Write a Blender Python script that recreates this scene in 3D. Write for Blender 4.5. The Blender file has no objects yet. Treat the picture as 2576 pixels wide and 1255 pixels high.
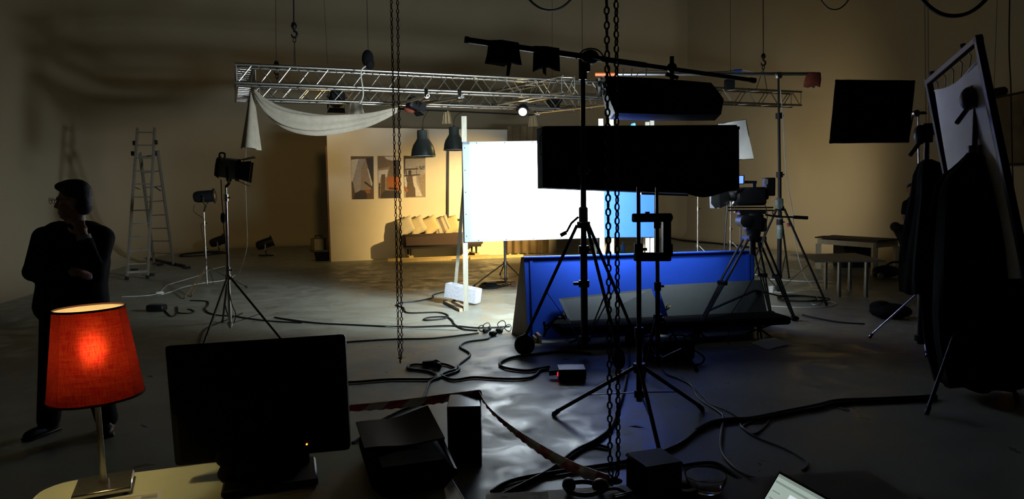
import bpy, math, random
from mathutils import Vector as V, Matrix as M
random.seed(7)
SC = bpy.context.scene
COL = SC.collection
# ------------------------------------------------------------------ camera, world, exposure
F = 1717.0; CX, CY = 1288.0, 627.5; CAMZ = 1.6
PITCH = math.atan(127.0 / F); ROLL = math.radians(-0.9)
cam = bpy.data.cameras.new('camera'); camo = bpy.data.objects.new('camera', cam); COL.objects.link(camo)
RM = M.Rotation(math.pi / 2 - PITCH, 4, 'X') @ M.Rotation(ROLL, 4, 'Z')
camo.matrix_world = M.Translation((0, 0, CAMZ)) @ RM
cam.sensor_width = 36.0; cam.lens = F / 2576.0 * 36.0; cam.clip_start = 0.05; cam.clip_end = 200
SC.camera = camo
w = bpy.data.worlds.new('world'); SC.world = w; w.use_nodes = True
w.node_tree.nodes['Background'].inputs[0].default_value = (0, 0, 0, 1)
w.node_tree.nodes['Background'].inputs[1].default_value = 0.0
vs = SC.view_settings
vs.view_transform = 'Standard'; vs.look = 'None'; vs.exposure = 0.0; vs.gamma = 1.0; vs.use_curve_mapping = False
# lamp strengths (each lamp is made in its own builder)
P_BANK_LOW, P_BANK_HIGH = 430.0, 190.0
P_SET, P_WALL, P_LEFT, P_TRUSS, P_DESK = 5600.0, 360.0, 260.0, 150.0, 6.5
COOL = (0.80, 0.92, 1.0); WARM = (1.0, 0.68, 0.26)

# ------------------------------------------------------------------ pixel to place
R3 = RM.to_3x3()
def ray(px, py): return R3 @ V(((px - CX) / F, -(py - CY) / F, -1.0))
def D(px, py, y):                      # point on the ray at world depth y
    r = ray(px, py); return V((0, 0, CAMZ)) + r * (y / r.y)
def H(px, py, z):                      # point on the ray at height z
    r = ray(px, py); return V((0, 0, CAMZ)) + r * ((z - CAMZ) / r.z)
def G(px, py): return H(px, py, 0.0)
def PL(px, py, o, n, off=0.0):         # ray meets plane through o with normal n
    r = ray(px, py); c = V((0, 0, CAMZ)); t = (o - c).dot(n) / r.dot(n); return c + r * t + n * off

# ------------------------------------------------------------------ mesh builder
def frame(loc, fwd, up=(0, 0, 1)):     # local +Y looks along fwd, +Z near up
    y = V(fwd).normalized(); x = y.cross(V(up))
    if x.length < 1e-5: x = y.cross(V((0, 1, 0)))
    x.normalize(); z = x.cross(y)
    m = M(((x.x, y.x, z.x, 0), (x.y, y.y, z.y, 0), (x.z, y.z, z.z, 0), (0, 0, 0, 1)))
    return M.Translation(loc) @ m
def smooth(pts, k=6, closed=False):
    pts = [V(p) for p in pts]; n = len(pts); out = []
    rng = n if closed else n - 1
    for i in range(rng):
        if closed: a, b, c, d = pts[(i - 1) % n], pts[i], pts[(i + 1) % n], pts[(i + 2) % n]
        else: a, b, c, d = pts[max(i - 1, 0)], pts[i], pts[i + 1], pts[min(i + 2, n - 1)]
        for j in range(k):
            t = j / k; t2 = t * t; t3 = t2 * t
            out.append(0.5 * ((2 * b) + (c - a) * t + (2 * a - 5 * b + 4 * c - d) * t2 + (3 * b - a - 3 * c + d) * t3))
    if not closed: out.append(pts[-1])
    return out
class MB:
    def __init__(s, m=None): s.v = []; s.f = []; s.mi = []; s.m = m; s.cur = 0
    def add(s, vs, fs):
        o = len(s.v)
        for p in vs: s.v.append(tuple(s.m @ V(p)) if s.m else tuple(p))
        for f in fs: s.f.append(tuple(i + o for i in f)); s.mi.append(s.cur)
        return s
    def box(s, c, d, rot=None, bev=0.0):
        hx, hy, hz = d[0] / 2, d[1] / 2, d[2] / 2
        if bev > 0:
            b = min(bev, hx * .9, hy * .9, hz * .9); ps = []; 
            for sx in (-1, 1):
                for sy in (-1, 1):
                    for sz in (-1, 1):
                        ps += [(sx * hx, sy * (hy - b), sz * (hz - b)), (sx * (hx - b), sy * hy, sz * (hz - b)), (sx * (hx - b), sy * (hy - b), sz * hz)]
            I = lambda sx, sy, sz, k: ((sx > 0) * 4 + (sy > 0) * 2 + (sz > 0)) * 3 + k
            fs = []
            for a in (-1, 1):
                fs.append([I(a, -1, -1, 0), I(a, 1, -1, 0), I(a, 1, 1, 0), I(a, -1, 1, 0)][::a])
                fs.append([I(-1, a, -1, 1), I(-1, a, 1, 1), I(1, a, 1, 1), I(1, a, -1, 1)][::a])
                fs.append([I(-1, -1, a, 2), I(1, -1, a, 2), I(1, 1, a, 2), I(-1, 1, a, 2)][::a])
                for c2 in (-1, 1):
                    fs.append([I(a, c2, -1, 0), I(a, c2, 1, 0), I(a, c2, 1, 1), I(a, c2, -1, 1)][::-a * c2])
                    fs.append([I(a, -1, c2, 0), I(a, 1, c2, 0), I(a, 1, c2, 2), I(a, -1, c2, 2)][::a * c2])
                    fs.append([I(-1, a, c2, 1), I(1, a, c2, 1), I(1, a, c2, 2), I(-1, a, c2, 2)][::-a * c2])
                    for d3 in (-1, 1):
                        fs.append([I(a, c2, d3, 0), I(a, c2, d3, 1), I(a, c2, d3, 2)][::a * c2 * d3])
        else:
            ps = [(x * hx, y * hy, z * hz) for x in (-1, 1) for y in (-1, 1) for z in (-1, 1)]
            fs = [(0, 1, 3, 2), (4, 6, 7, 5), (0, 4, 5, 1), (2, 3, 7, 6), (0, 2, 6, 4), (1, 5, 7, 3)]
        c = V(c)
        ps = [(rot @ V(p) if rot else V(p)) + c for p in ps]
        return s.add(ps, fs)
    def bar(s, a, b, wd, ht, up=(0, 0, 1), bev=0.0):
        a, b = V(a), V(b); m = frame((a + b) / 2, b - a, up)
        t = MB(m).box((0, 0, 0), (wd, (b - a).length, ht), None, bev); return s.add(t.v, t.f)
    def hexa(s, lo, hi):                # two quads, same winding, lo then hi
        n = len(lo)
        fs = [tuple(range(n))[::-1], tuple(range(n, 2 * n))] + [(i, (i + 1) % n, n + (i + 1) % n, n + i) for i in range(n)]
        return s.add(list(lo) + list(hi), fs)
    def plate(s, poly, th, n=None):
        poly = [V(p) for p in poly]
        if n is None: n = (poly[1] - poly[0]).cross(poly[2] - poly[0])
        n = V(n).normalized() * th
        return s.hexa(poly, [p + n for p in poly])
    def tube(s, pts, r, n=8, closed=False, caps=True):
        pts = [V(p) for p in pts]; k = len(pts)
        rs = r if isinstance(r, (list, tuple)) else [r] * k
        vs = []; fs = []; ref = None
        for i, p in enumerate(pts):
            if closed: t = pts[(i + 1) % k] - pts[i - 1]
            else: t = pts[min(i + 1, k - 1)] - pts[max(i - 1, 0)]
            if t.length < 1e-9: t = V((0, 0, 1))
            t.normalize()
            if ref is None: ref = t.orthogonal().normalized()
            else:
                ref = ref - t * ref.dot(t)
                if ref.length < 1e-6: ref = t.orthogonal()
                ref.normalize()
            b = t.cross(ref)
            for j in range(n):
                a = 2 * math.pi * j / n
                vs.append(p + (ref * math.cos(a) + b * math.sin(a)) * rs[i])
        for i in range(k if closed else k - 1):
            i2 = (i + 1) % k
            for j in range(n):
                j2 = (j + 1) % n
                fs.append((i * n + j, i * n + j2, i2 * n + j2, i2 * n + j))
        if caps and not closed:
            fs.append(tuple(range(n))[::-1]); fs.append(tuple((k - 1) * n + j for j in range(n)))
        return s.add(vs, fs)
    def pipe(s, a, b, r, wall=.25, n=14):   # open-ended tube with a visible bore
        a, b = V(a), V(b); m = frame(a, b - a); L = (b - a).length; ri = r * (1 - wall)
        t = MB(m).lathe([(ri, 0), (r, 0), (r, L), (ri, L)], n, True); return s.add(t.v, t.f)
    def lathe(s, prof, n=24, loop=False, sx=1.0, sz=1.0):   # (radius, distance along local +Y)
        vs = []; fs = []; k = len(prof)
        for (r, h) in prof:
            for j in range(n):
                a = 2 * math.pi * j / n; vs.append((r * math.cos(a) * sx, h, r * math.sin(a) * sz))
        for i in range(k if loop else k - 1):
            i2 = (i + 1) % k
            for j in range(n):
                j2 = (j + 1) % n; fs.append((i * n + j, i2 * n + j, i2 * n + j2, i * n + j2))
        if not loop:
            if prof[0][0] > 1e-4: fs.append(tuple(range(n)))
            if prof[-1][0] > 1e-4: fs.append(tuple((k - 1) * n + j for j in range(n))[::-1])
        return s.add(vs, fs)
    def ell(s, c, r, n=14, k=9, rot=None):
        c = V(c); r = r if isinstance(r, (tuple, list)) else (r, r, r); vs = [c + ((rot @ V((0, 0, r[2]))) if rot else V((0, 0, r[2])))]; fs = []
        for i in range(1, k):
            th = math.pi * i / k
            for j in range(n):
                a = 2 * math.pi * j / n; p = V((r[0] * math.sin(th) * math.cos(a), r[1] * math.sin(th) * math.sin(a), r[2] * math.cos(th)))
                vs.append(c + (rot @ p if rot else p))
        p = V((0, 0, -r[2])); vs.append(c + (rot @ p if rot else p)); L = len(vs) - 1
        for j in range(n):
            j2 = (j + 1) % n; fs.append((0, 1 + j, 1 + j2)); fs.append((L, 1 + (k - 2) * n + j2, 1 + (k - 2) * n + j))
        for i in range(k - 2):
            for j in range(n):
                j2 = (j + 1) % n; a = 1 + i * n; b = a + n; fs.append((a + j, b + j, b + j2, a + j2))
        return s.add(vs, fs)
    def grid(s, fn, nu, nv, th=0.0):
        vs = [V(fn(u / nu, v / nv)) for v in range(nv + 1) for u in range(nu + 1)]
        fs = [(v * (nu + 1) + u, v * (nu + 1) + u + 1, (v + 1) * (nu + 1) + u + 1, (v + 1) * (nu + 1) + u) for v in range(nv) for u in range(nu)]
        if th > 0:
            N = len(vs); nr = []
            for v in range(nv + 1):
                for u in range(nu + 1):
                    i = v * (nu + 1) + u
                    a = vs[v * (nu + 1) + min(u + 1, nu)] - vs[v * (nu + 1) + max(u - 1, 0)]
                    b = vs[min(v + 1, nv) * (nu + 1) + u] - vs[max(v - 1, 0) * (nu + 1) + u]
                    c = a.cross(b); nr.append(c.normalized() if c.length > 1e-9 else V((0, 0, 1)))
            vs2 = [p - q * th for p, q in zip(vs, nr)]
            fs = fs + [tuple(N + i for i in f[::-1]) for f in fs]
            ring = [u for u in range(nu + 1)] + [v * (nu + 1) + nu for v in range(1, nv + 1)] + [nv * (nu + 1) + u for u in range(nu - 1, -1, -1)] + [v * (nu + 1) for v in range(nv - 1, 0, -1)]
            for i in range(len(ring)):
                a, b = ring[i], ring[(i + 1) % len(ring)]; fs.append((b, a, N + a, N + b))
            vs = vs + vs2
        return s.add(vs, fs)
def mesh_of(name, mb, mats, ang=40):
    me = bpy.data.meshes.new(name); me.from_pydata(mb.v, [], mb.f)
    for m in (mats if isinstance(mats, (list, tuple)) else [mats]): me.materials.append(m)
    if max(mb.mi, default=0) > 0: me.polygons.foreach_set('material_index', mb.mi)
    me.polygons.foreach_set('use_smooth', [True] * len(me.polygons)); me.set_sharp_from_angle(angle=math.radians(ang))
    me.update(); return me
def root_of(o):
    while o.parent: o = o.parent
    return o
def part(name, mb, mat, parent=None, label=None, ang=40):
    if parent is not None:
        L = root_of(parent).location; mb.v = [(p[0] - L.x, p[1] - L.y, p[2] - L.z) for p in mb.v]
    o = bpy.data.objects.new(name, mesh_of(name, mb, mat, ang)); COL.objects.link(o); o.parent = parent
    if label: o['label'] = label
    return o
def tag(o, label, cat, group=None, kind=None):
    if label: o['label'] = label
    if cat: o['category'] = cat
    if group: o['group'] = group
    if kind: o['kind'] = kind
    return o
def thing(name, label, cat, loc, group=None):
    o = bpy.data.objects.new(name, None); COL.objects.link(o); o.location = loc; o.empty_display_size = .1
    return tag(o, label, cat, group)
def single(name, mb, mat, label, cat, group=None, kind=None, ang=40):
    n = len(mb.v); c = V((sum(p[0] for p in mb.v) / n, sum(p[1] for p in mb.v) / n, min(p[2] for p in mb.v)))
    mb.v = [(p[0] - c.x, p[1] - c.y, p[2] - c.z) for p in mb.v]
    o = bpy.data.objects.new(name, mesh_of(name, mb, mat, ang)); COL.objects.link(o); o.location = c
    return tag(o, label, cat, group, kind)
def struct(name, mb, mat, parent=None, ang=40):
    o = part(name, mb, mat, parent, None, ang); o['kind'] = 'structure'; return o
def lamp(kind, name, loc, direction, energy, color, parent, **kw):
    l = bpy.data.lights.new(name, kind); l.energy = energy; l.color = color
    for k, v in kw.items(): setattr(l, k, v)
    o = bpy.data.objects.new(name, l); COL.objects.link(o)
    L = root_of(parent).location if parent else V((0, 0, 0))
    m = frame(V(loc) - L, direction) @ M.Rotation(math.pi / 2, 4, 'X')     # light looks along its -Z
    o.parent = parent; o.matrix_local = m
    return o

# ------------------------------------------------------------------ materials
MT = {}
def mat(name, col, rough=.6, metal=0.0, var=.0, scale=8.0, bump=0.0, bscale=60.0, spec=.5, **kw):
    m = bpy.data.materials.new(name); m.use_nodes = True; nt = m.node_tree; b = nt.nodes['Principled BSDF']
    b.inputs['Base Color'].default_value = (*col, 1); b.inputs['Roughness'].default_value = rough; b.inputs['Metallic'].default_value = metal
    b.inputs['Specular IOR Level'].default_value = spec
    for k, v in kw.items(): b.inputs[k].default_value = v
    tc = nt.nodes.new('ShaderNodeTexCoord')
    if var > 0:
        n = nt.nodes.new('ShaderNodeTexNoise'); n.inputs['Scale'].default_value = scale; n.inputs['Detail'].default_value = 5
        nt.links.new(tc.outputs['Object'], n.inputs['Vector'])
        r = nt.nodes.new('ShaderNodeMapRange'); r.inputs['From Min'].default_value = .3; r.inputs['From Max'].default_value = .7
        r.inputs['To Min'].default_value = 1 - var; r.inputs['To Max'].default_value = 1 + var
        nt.links.new(n.outputs['Fac'], r.inputs['Value'])
        mx = nt.nodes.new('ShaderNodeVectorMath'); mx.operation = 'SCALE'; mx.inputs[0].default_value = col
        nt.links.new(r.outputs[0], mx.inputs['Scale']); nt.links.new(mx.outputs[0], b.inputs['Base Color'])
    if bump > 0:
        n2 = nt.nodes.new('ShaderNodeTexNoise'); n2.inputs['Scale'].default_value = bscale; n2.inputs['Detail'].default_value = 4
        nt.links.new(tc.outputs['Object'], n2.inputs['Vector'])
        bp = nt.nodes.new('ShaderNodeBump'); bp.inputs['Strength'].default_value = bump; bp.inputs['Distance'].default_value = .01
        nt.links.new(n2.outputs['Fac'], bp.inputs['Height']); nt.links.new(bp.outputs[0], b.inputs['Normal'])
    MT[name] = m; return m
def emis(name, col, e):
    m = bpy.data.materials.new(name); m.use_nodes = True; nt = m.node_tree; b = nt.nodes['Principled BSDF']
    b.inputs['Base Color'].default_value = (*[min(1, c) for c in col], 1)
    b.inputs['Emission Color'].default_value = (*col, 1); b.inputs['Emission Strength'].default_value = e
    MT[name] = m; return m
def wood(name, col, dark=.75, scale=3.0):
    m = mat(name, col, .65); nt = m.node_tree; b = nt.nodes['Principled BSDF']
    tc = nt.nodes.new('ShaderNodeTexCoord'); mp = nt.nodes.new('ShaderNodeMapping'); mp.inputs['Scale'].default_value = (scale * 8, scale * 8, scale * .6)
    n = nt.nodes.new('ShaderNodeTexNoise'); n.inputs['Scale'].default_value = 2.5; n.inputs['Detail'].default_value = 6; n.inputs['Distortion'].default_value = .6
    cr = nt.nodes.new('ShaderNodeValToRGB'); cr.color_ramp.elements[0].position = .35; cr.color_ramp.elements[1].position = .65
    cr.color_ramp.elements[0].color = (*[c * dark for c in col], 1); cr.color_ramp.elements[1].color = (*col, 1)
    nt.links.new(tc.outputs['Object'], mp.inputs[0]); nt.links.new(mp.outputs[0], n.inputs['Vector']); nt.links.new(n.outputs['Fac'], cr.inputs[0]); nt.links.new(cr.outputs[0], b.inputs['Base Color'])
    return m
def concrete():
    m = mat('floor_concrete', (.2, .2, .17), .4, spec=.4); nt = m.node_tree; b = nt.nodes['Principled BSDF']
    tc = nt.nodes.new('ShaderNodeTexCoord')
    def noise(sc, det, dist=0.0):
        n = nt.nodes.new('ShaderNodeTexNoise'); n.inputs['Scale'].default_value = sc; n.inputs['Detail'].default_value = det; n.inputs['Distortion'].default_value = dist
        nt.links.new(tc.outputs['Object'], n.inputs['Vector']); return n
    n1 = noise(.55, 8, .8); n2 = noise(3.4, 10, .9); n3 = noise(40, 3)
    cr = nt.nodes.new('ShaderNodeValToRGB'); e = cr.color_ramp.elements
    e[0].position = .3; e[0].color = (.135, .137, .108, 1); e[1].position = .7; e[1].color = (.30, .303, .245, 1)
    mx = nt.nodes.new('ShaderNodeMix'); mx.data_type = 'FLOAT'; mx.inputs[0].default_value = .5
    nt.links.new(n1.outputs['Fac'], mx.inputs[2]); nt.links.new(n2.outputs['Fac'], mx.inputs[3]); nt.links.new(mx.outputs[0], cr.inputs[0])
    nt.links.new(cr.outputs[0], b.inputs['Base Color'])
    rr = nt.nodes.new('ShaderNodeMapRange'); rr.inputs['From Min'].default_value = .3; rr.inputs['From Max'].default_value = .7; rr.inputs['To Min'].default_value = .26; rr.inputs['To Max'].default_value = .62
    nt.links.new(n2.outputs['Fac'], rr.inputs['Value']); nt.links.new(rr.outputs[0], b.inputs['Roughness'])
    bp = nt.nodes.new('ShaderNodeBump'); bp.inputs['Strength'].default_value = .2; bp.inputs['Distance'].default_value = .012
    ad = nt.nodes.new('ShaderNodeMath'); ad.operation = 'MULTIPLY_ADD'; ad.inputs[1].default_value = .12
    nt.links.new(n3.outputs['Fac'], ad.inputs[0]); nt.links.new(n2.outputs['Fac'], ad.inputs[2]); nt.links.new(ad.outputs[0], bp.inputs['Height']); nt.links.new(bp.outputs[0], b.inputs['Normal'])
    return m
m_floor = concrete()
m_wall = mat('painted_wall', (.52, .44, .29), .9, var=.05, scale=.4, bump=.05, bscale=30)
m_ceil = mat('dark_ceiling', (.03, .03, .03), .9, var=.2, scale=1)
m_front = mat('black_drape_wall', (.012, .012, .012), .95, var=.2, scale=1)
m_blk = mat('black_cloth', (.008, .008, .008), .95, var=.3, scale=6, bump=.2, bscale=40, spec=.1)
m_bpaint = mat('black_paint_metal', (.008, .008, .009), .45, var=.2, scale=20, spec=.35)
m_bplast = mat('black_plastic', (.007, .007, .008), .5, var=.15, scale=20, spec=.25)
m_rub = mat('black_rubber', (.010, .010, .010), .6, var=.2, scale=30, spec=.3)
m_alu = mat('aluminium', (.50, .48, .43), .38, 1.0, var=.08, scale=14)
m_chrome = mat('chrome', (.75, .75, .76), .16, 1.0, var=.04, scale=20)
m_steel = mat('dark_chain_steel', (.10, .095, .09), .42, 1.0, var=.3, scale=40)
m_iron = mat('black_iron', (.02, .02, .02), .5, .6, var=.3, scale=30)
m_pine = wood('pine_white', (.27, .26, .20))
m_pine3 = wood('pine_pale', (.55, .46, .30))
m_pine2 = wood('pine_yellow', (.60, .45, .20))
m_ply = wood('plywood_edge', (.36, .27, .16))
m_redw = wood('red_brown_wood', (.16, .07, .045))
m_setwall = mat('set_wall_paint', (.66, .60, .48), .85, var=.04, scale=1.5, bump=.04, bscale=40)
m_screen = mat('white_screen', (.88, .89, .90), .8, var=.01, scale=2)
m_screenedge = mat('screen_edge_film', (.13, .16, .21), .6, var=.04, scale=6)
m_blue = mat('chroma_blue', (.014, .075, .58), .6, var=.05, scale=4, spec=.3)
m_grey = mat('grey_card', (.06, .072, .076), .75, var=.1, scale=5)
m_block = mat('concrete_block', (.34, .35, .37), .95, var=.12, scale=30, bump=.5, bscale=120)
m_cloth = mat('cream_cloth', (.42, .37, .28), .9, var=.08, scale=12, bump=.2, bscale=30)
m_white = mat('white_cloth', (.75, .73, .68), .9, var=.04, scale=8)
m_red = mat('rust_red_cloth', (.22, .045, .02), .9, var=.2, scale=10)
m_redc = mat('dark_red_cloth', (.05, .010, .008), .9, var=.2, scale=10)
m_sofa = mat('brown_upholstery', (.06, .038, .031), .9, var=.12, scale=30, bump=.2, bscale=150)
m_skin = mat('skin', (.42, .25, .17), .55, var=.08, scale=12)
m_hair = mat('dark_hair', (.010, .008, .007), .6, var=.3, scale=60, bump=.5, bscale=90)
m_jack = mat('black_wool', (.008, .008, .009), .9, var=.3, scale=20, spec=.15)
m_paper = mat('white_paper', (.62, .62, .58), .8, var=.04, scale=10)
m_wcord = mat('white_cord', (.55, .55, .50), .5, var=.05, scale=20)
m_gcord = mat('grey_cord', (.16, .15, .14), .5, var=.1, scale=20)
m_table = mat('pale_laminate', (.60, .62, .42), .45, var=.03, scale=12)
m_grtab = mat('grey_tabletop', (.20, .18, .15), .6, var=.1, scale=6)
m_darkw = wood('dark_brown_boards', (.028, .016, .011))
m_nickel = mat('brushed_nickel', (.52, .50, .44), .3, 1.0, var=.08, scale=60)
m_canvas = mat('brown_canvas', (.17, .12, .06), .9, var=.3, scale=2.5)
m_yel = mat('yellow_plastic', (.62, .55, .06), .4, var=.05, scale=20)
m_dgrey = mat('charcoal_enamel', (.035, .042, .038), .38, var=.1, scale=12)
m_cream = mat('cream_enamel', (.75, .70, .55), .5, var=.03, scale=12)
m_silver = mat('grey_box_enamel', (.30, .30, .32), .4, .3, var=.05, scale=10)
m_glass = mat('clear_glass', (.9, .9, .9), .05, 0, **{'Transmission Weight': 1.0})
e_cool = emis('bank_diffuser', (.85, .94, 1.0), 6.0)
e_warm = emis('warm_lens', (1.0, .80, .42), 14.0); e_warm2 = emis('warm_lens_dim', (1.0, .72, .3), 1.5)
e_led = emis('orange_led', (1.0, .22, .02), 6.0)
e_redled = emis('red_switch_glow', (1.0, .03, .05), .8)

# ------------------------------------------------------------------ room shell
def offs(path, i):
    a = path[max(i - 1, 0)]; b = path[min(i + 1, len(path) - 1)]; t = V((b[0] - a[0], b[1] - a[1], 0)).normalized()
    return V((t.y, -t.x, 0))           # points into the room
ROOMH = 10.6
def wall(name, path, m):
    mb = MB(); rows = []
    for i, p in enumerate(path):
        n = offs(path, i); r = p[2]; base = V((p[0], p[1], 0)); row = []
        for k in range(7):
            a = math.pi / 2 * k / 6; row.append(base + n * (r - r * math.sin(a)) + V((0, 0, r - r * math.cos(a))))
        row.append(base + V((0, 0, ROOMH))); row.append(base - n * .25 + V((0, 0, ROOMH))); row.append(base - n * .25 + V((0, 0, -.1)))
        rows.append(row)
    k = len(rows[0]); vs = [p for r in rows for p in r]; fs = []
    for i in range(len(rows) - 1):
        for j in range(k - 1): fs.append((i * k + j, (i + 1) * k + j, (i + 1) * k + j + 1, i * k + j + 1))
    mb.add(vs, fs); return struct(name, mb, m, None, 30)
cl = [(-6.25, -4.0, 1.5), (-12.0, 19.0, 1.5)]
arc = smooth([V((-12.0, 19.0, 1.5)), V((-12.3, 20.9, 1.4)), V((-11.9, 22.9, 1.0)), V((-10.8, 24.5, .6)), V((-9.0, 25.4, .4))], 5)
br = smooth([V((5.6, 27.05, .4)), V((6.35, 26.95, .45)), V((6.75, 26.3, .4))], 5)
wall('wall_left', cl, m_wall)
wall('wall_back', [tuple(p) for p in arc] + [tuple(p) for p in br], m_wall)
wall('wall_right', [(6.75, 26.3, .4), (13.6, -4.0, .4)], m_wall)
struct('wall_front', MB().box((3.7, -4.15, ROOMH / 2), (20.6, .3, ROOMH)), m_front)
struct('floor', MB().box((0, 12, -.05), (36, 34, .1)), m_floor)
struct('ceiling', MB().box((0, 12, ROOMH + .1), (36, 34, .2)), m_ceil)

# ================================================================== generic builders
def stand(name, label, top, apex, feet, spread_z, r=.017, m=None, legm=None, cat='light stand', group=None, wheels=None, rleg=.011, joints=(), double=False, foot_r=.016):
    """telescopic tripod stand; top/apex/feet are world points, legs start at the apex collar"""
    m = m or m_bpaint; legm = legm or m
    cx = V((apex.x, apex.y, 0)); zb = min(spread_z, apex.z) - .06
    t = thing(name, label, cat, (cx.x, cx.y, 0), group)
    zs = [zb] + [zb + (top.z - zb) * j for j in joints] + [top.z]
    ax = lambda z: V((apex.x, apex.y, 0)).lerp(V((top.x, top.y, 0)), max(0, (z - apex.z) / max(.01, top.z - apex.z))) + V((0, 0, z))
    for i in range(len(zs) - 1):
        rr = r * (1 - .18 * i)
        part('pole', MB().tube([ax(zs[i]), ax(zs[i + 1])], rr, 12), m, t)
        if i > 0:
            part('clamp_collar', MB().tube([ax(zs[i] - .05), ax(zs[i] + .03)], r * 1.45, 12), m, t)
            part('knob', MB().tube([ax(zs[i]) + V((r, 0, -.01)), ax(zs[i]) + V((r + .035, -.01, -.01))], .010, 8), m_bplast, t)
    part('leg_collar', MB().tube([ax(apex.z - .03), ax(apex.z + .035)], r * 1.9, 12), m, t)
    part('spreader_collar', MB().tube([ax(spread_z - .03), ax(spread_z + .02)], r * 1.7, 12), m, t)
    for i, f in enumerate(feet):
        d = (V((f.x, f.y, 0)) - cx).normalized(); s = apex + d * r * 1.8
        zt = wheels if wheels else foot_r
        e = V((f.x, f.y, zt)); 
        lg = MB()
        if double:
            sd = d.cross(V((0, 0, 1))) * .018
            lg.tube([s + sd, e + sd * .3], rleg * .7, 8); lg.tube([s - sd, e - sd * .3], rleg * .7, 8); lg.bar(s.lerp(e, .5) + sd * 1.2, s.lerp(e, .5) - sd * 1.2, .03, .03)
        else: lg.tube([s, e], rleg, 10)
        lo = part('leg', lg, legm, t)
        mid = s.lerp(e, .58); b0 = ax(spread_z) + d * r * 1.5
        part('brace', MB().bar(b0, mid, .014, .006), legm, t)
        if wheels:
            wr = wheels * .62; c = V((f.x, f.y, wr)); sd = d.cross(V((0, 0, 1)))
            part('caster_fork', MB().bar(e + V((0, 0, .05)), c + sd * .03, .012, .035).bar(e + V((0, 0, .05)), c - sd * .03, .012, .035), m, t)
            part('caster_wheel', MB(frame(c - sd * .018, sd)).lathe([(wr * .35, 0), (wr * .9, 0), (wr, .008), (wr, .028), (wr * .9, .036), (wr * .35, .036)], 20), m_rub, t)
        else:
            part('foot', MB().tube([e + (s - e).normalized() * .05, e - V((0, 0, foot_r - .001))], [rleg * 1.35, foot_r], 8), m_rub, t)
    return t
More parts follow.
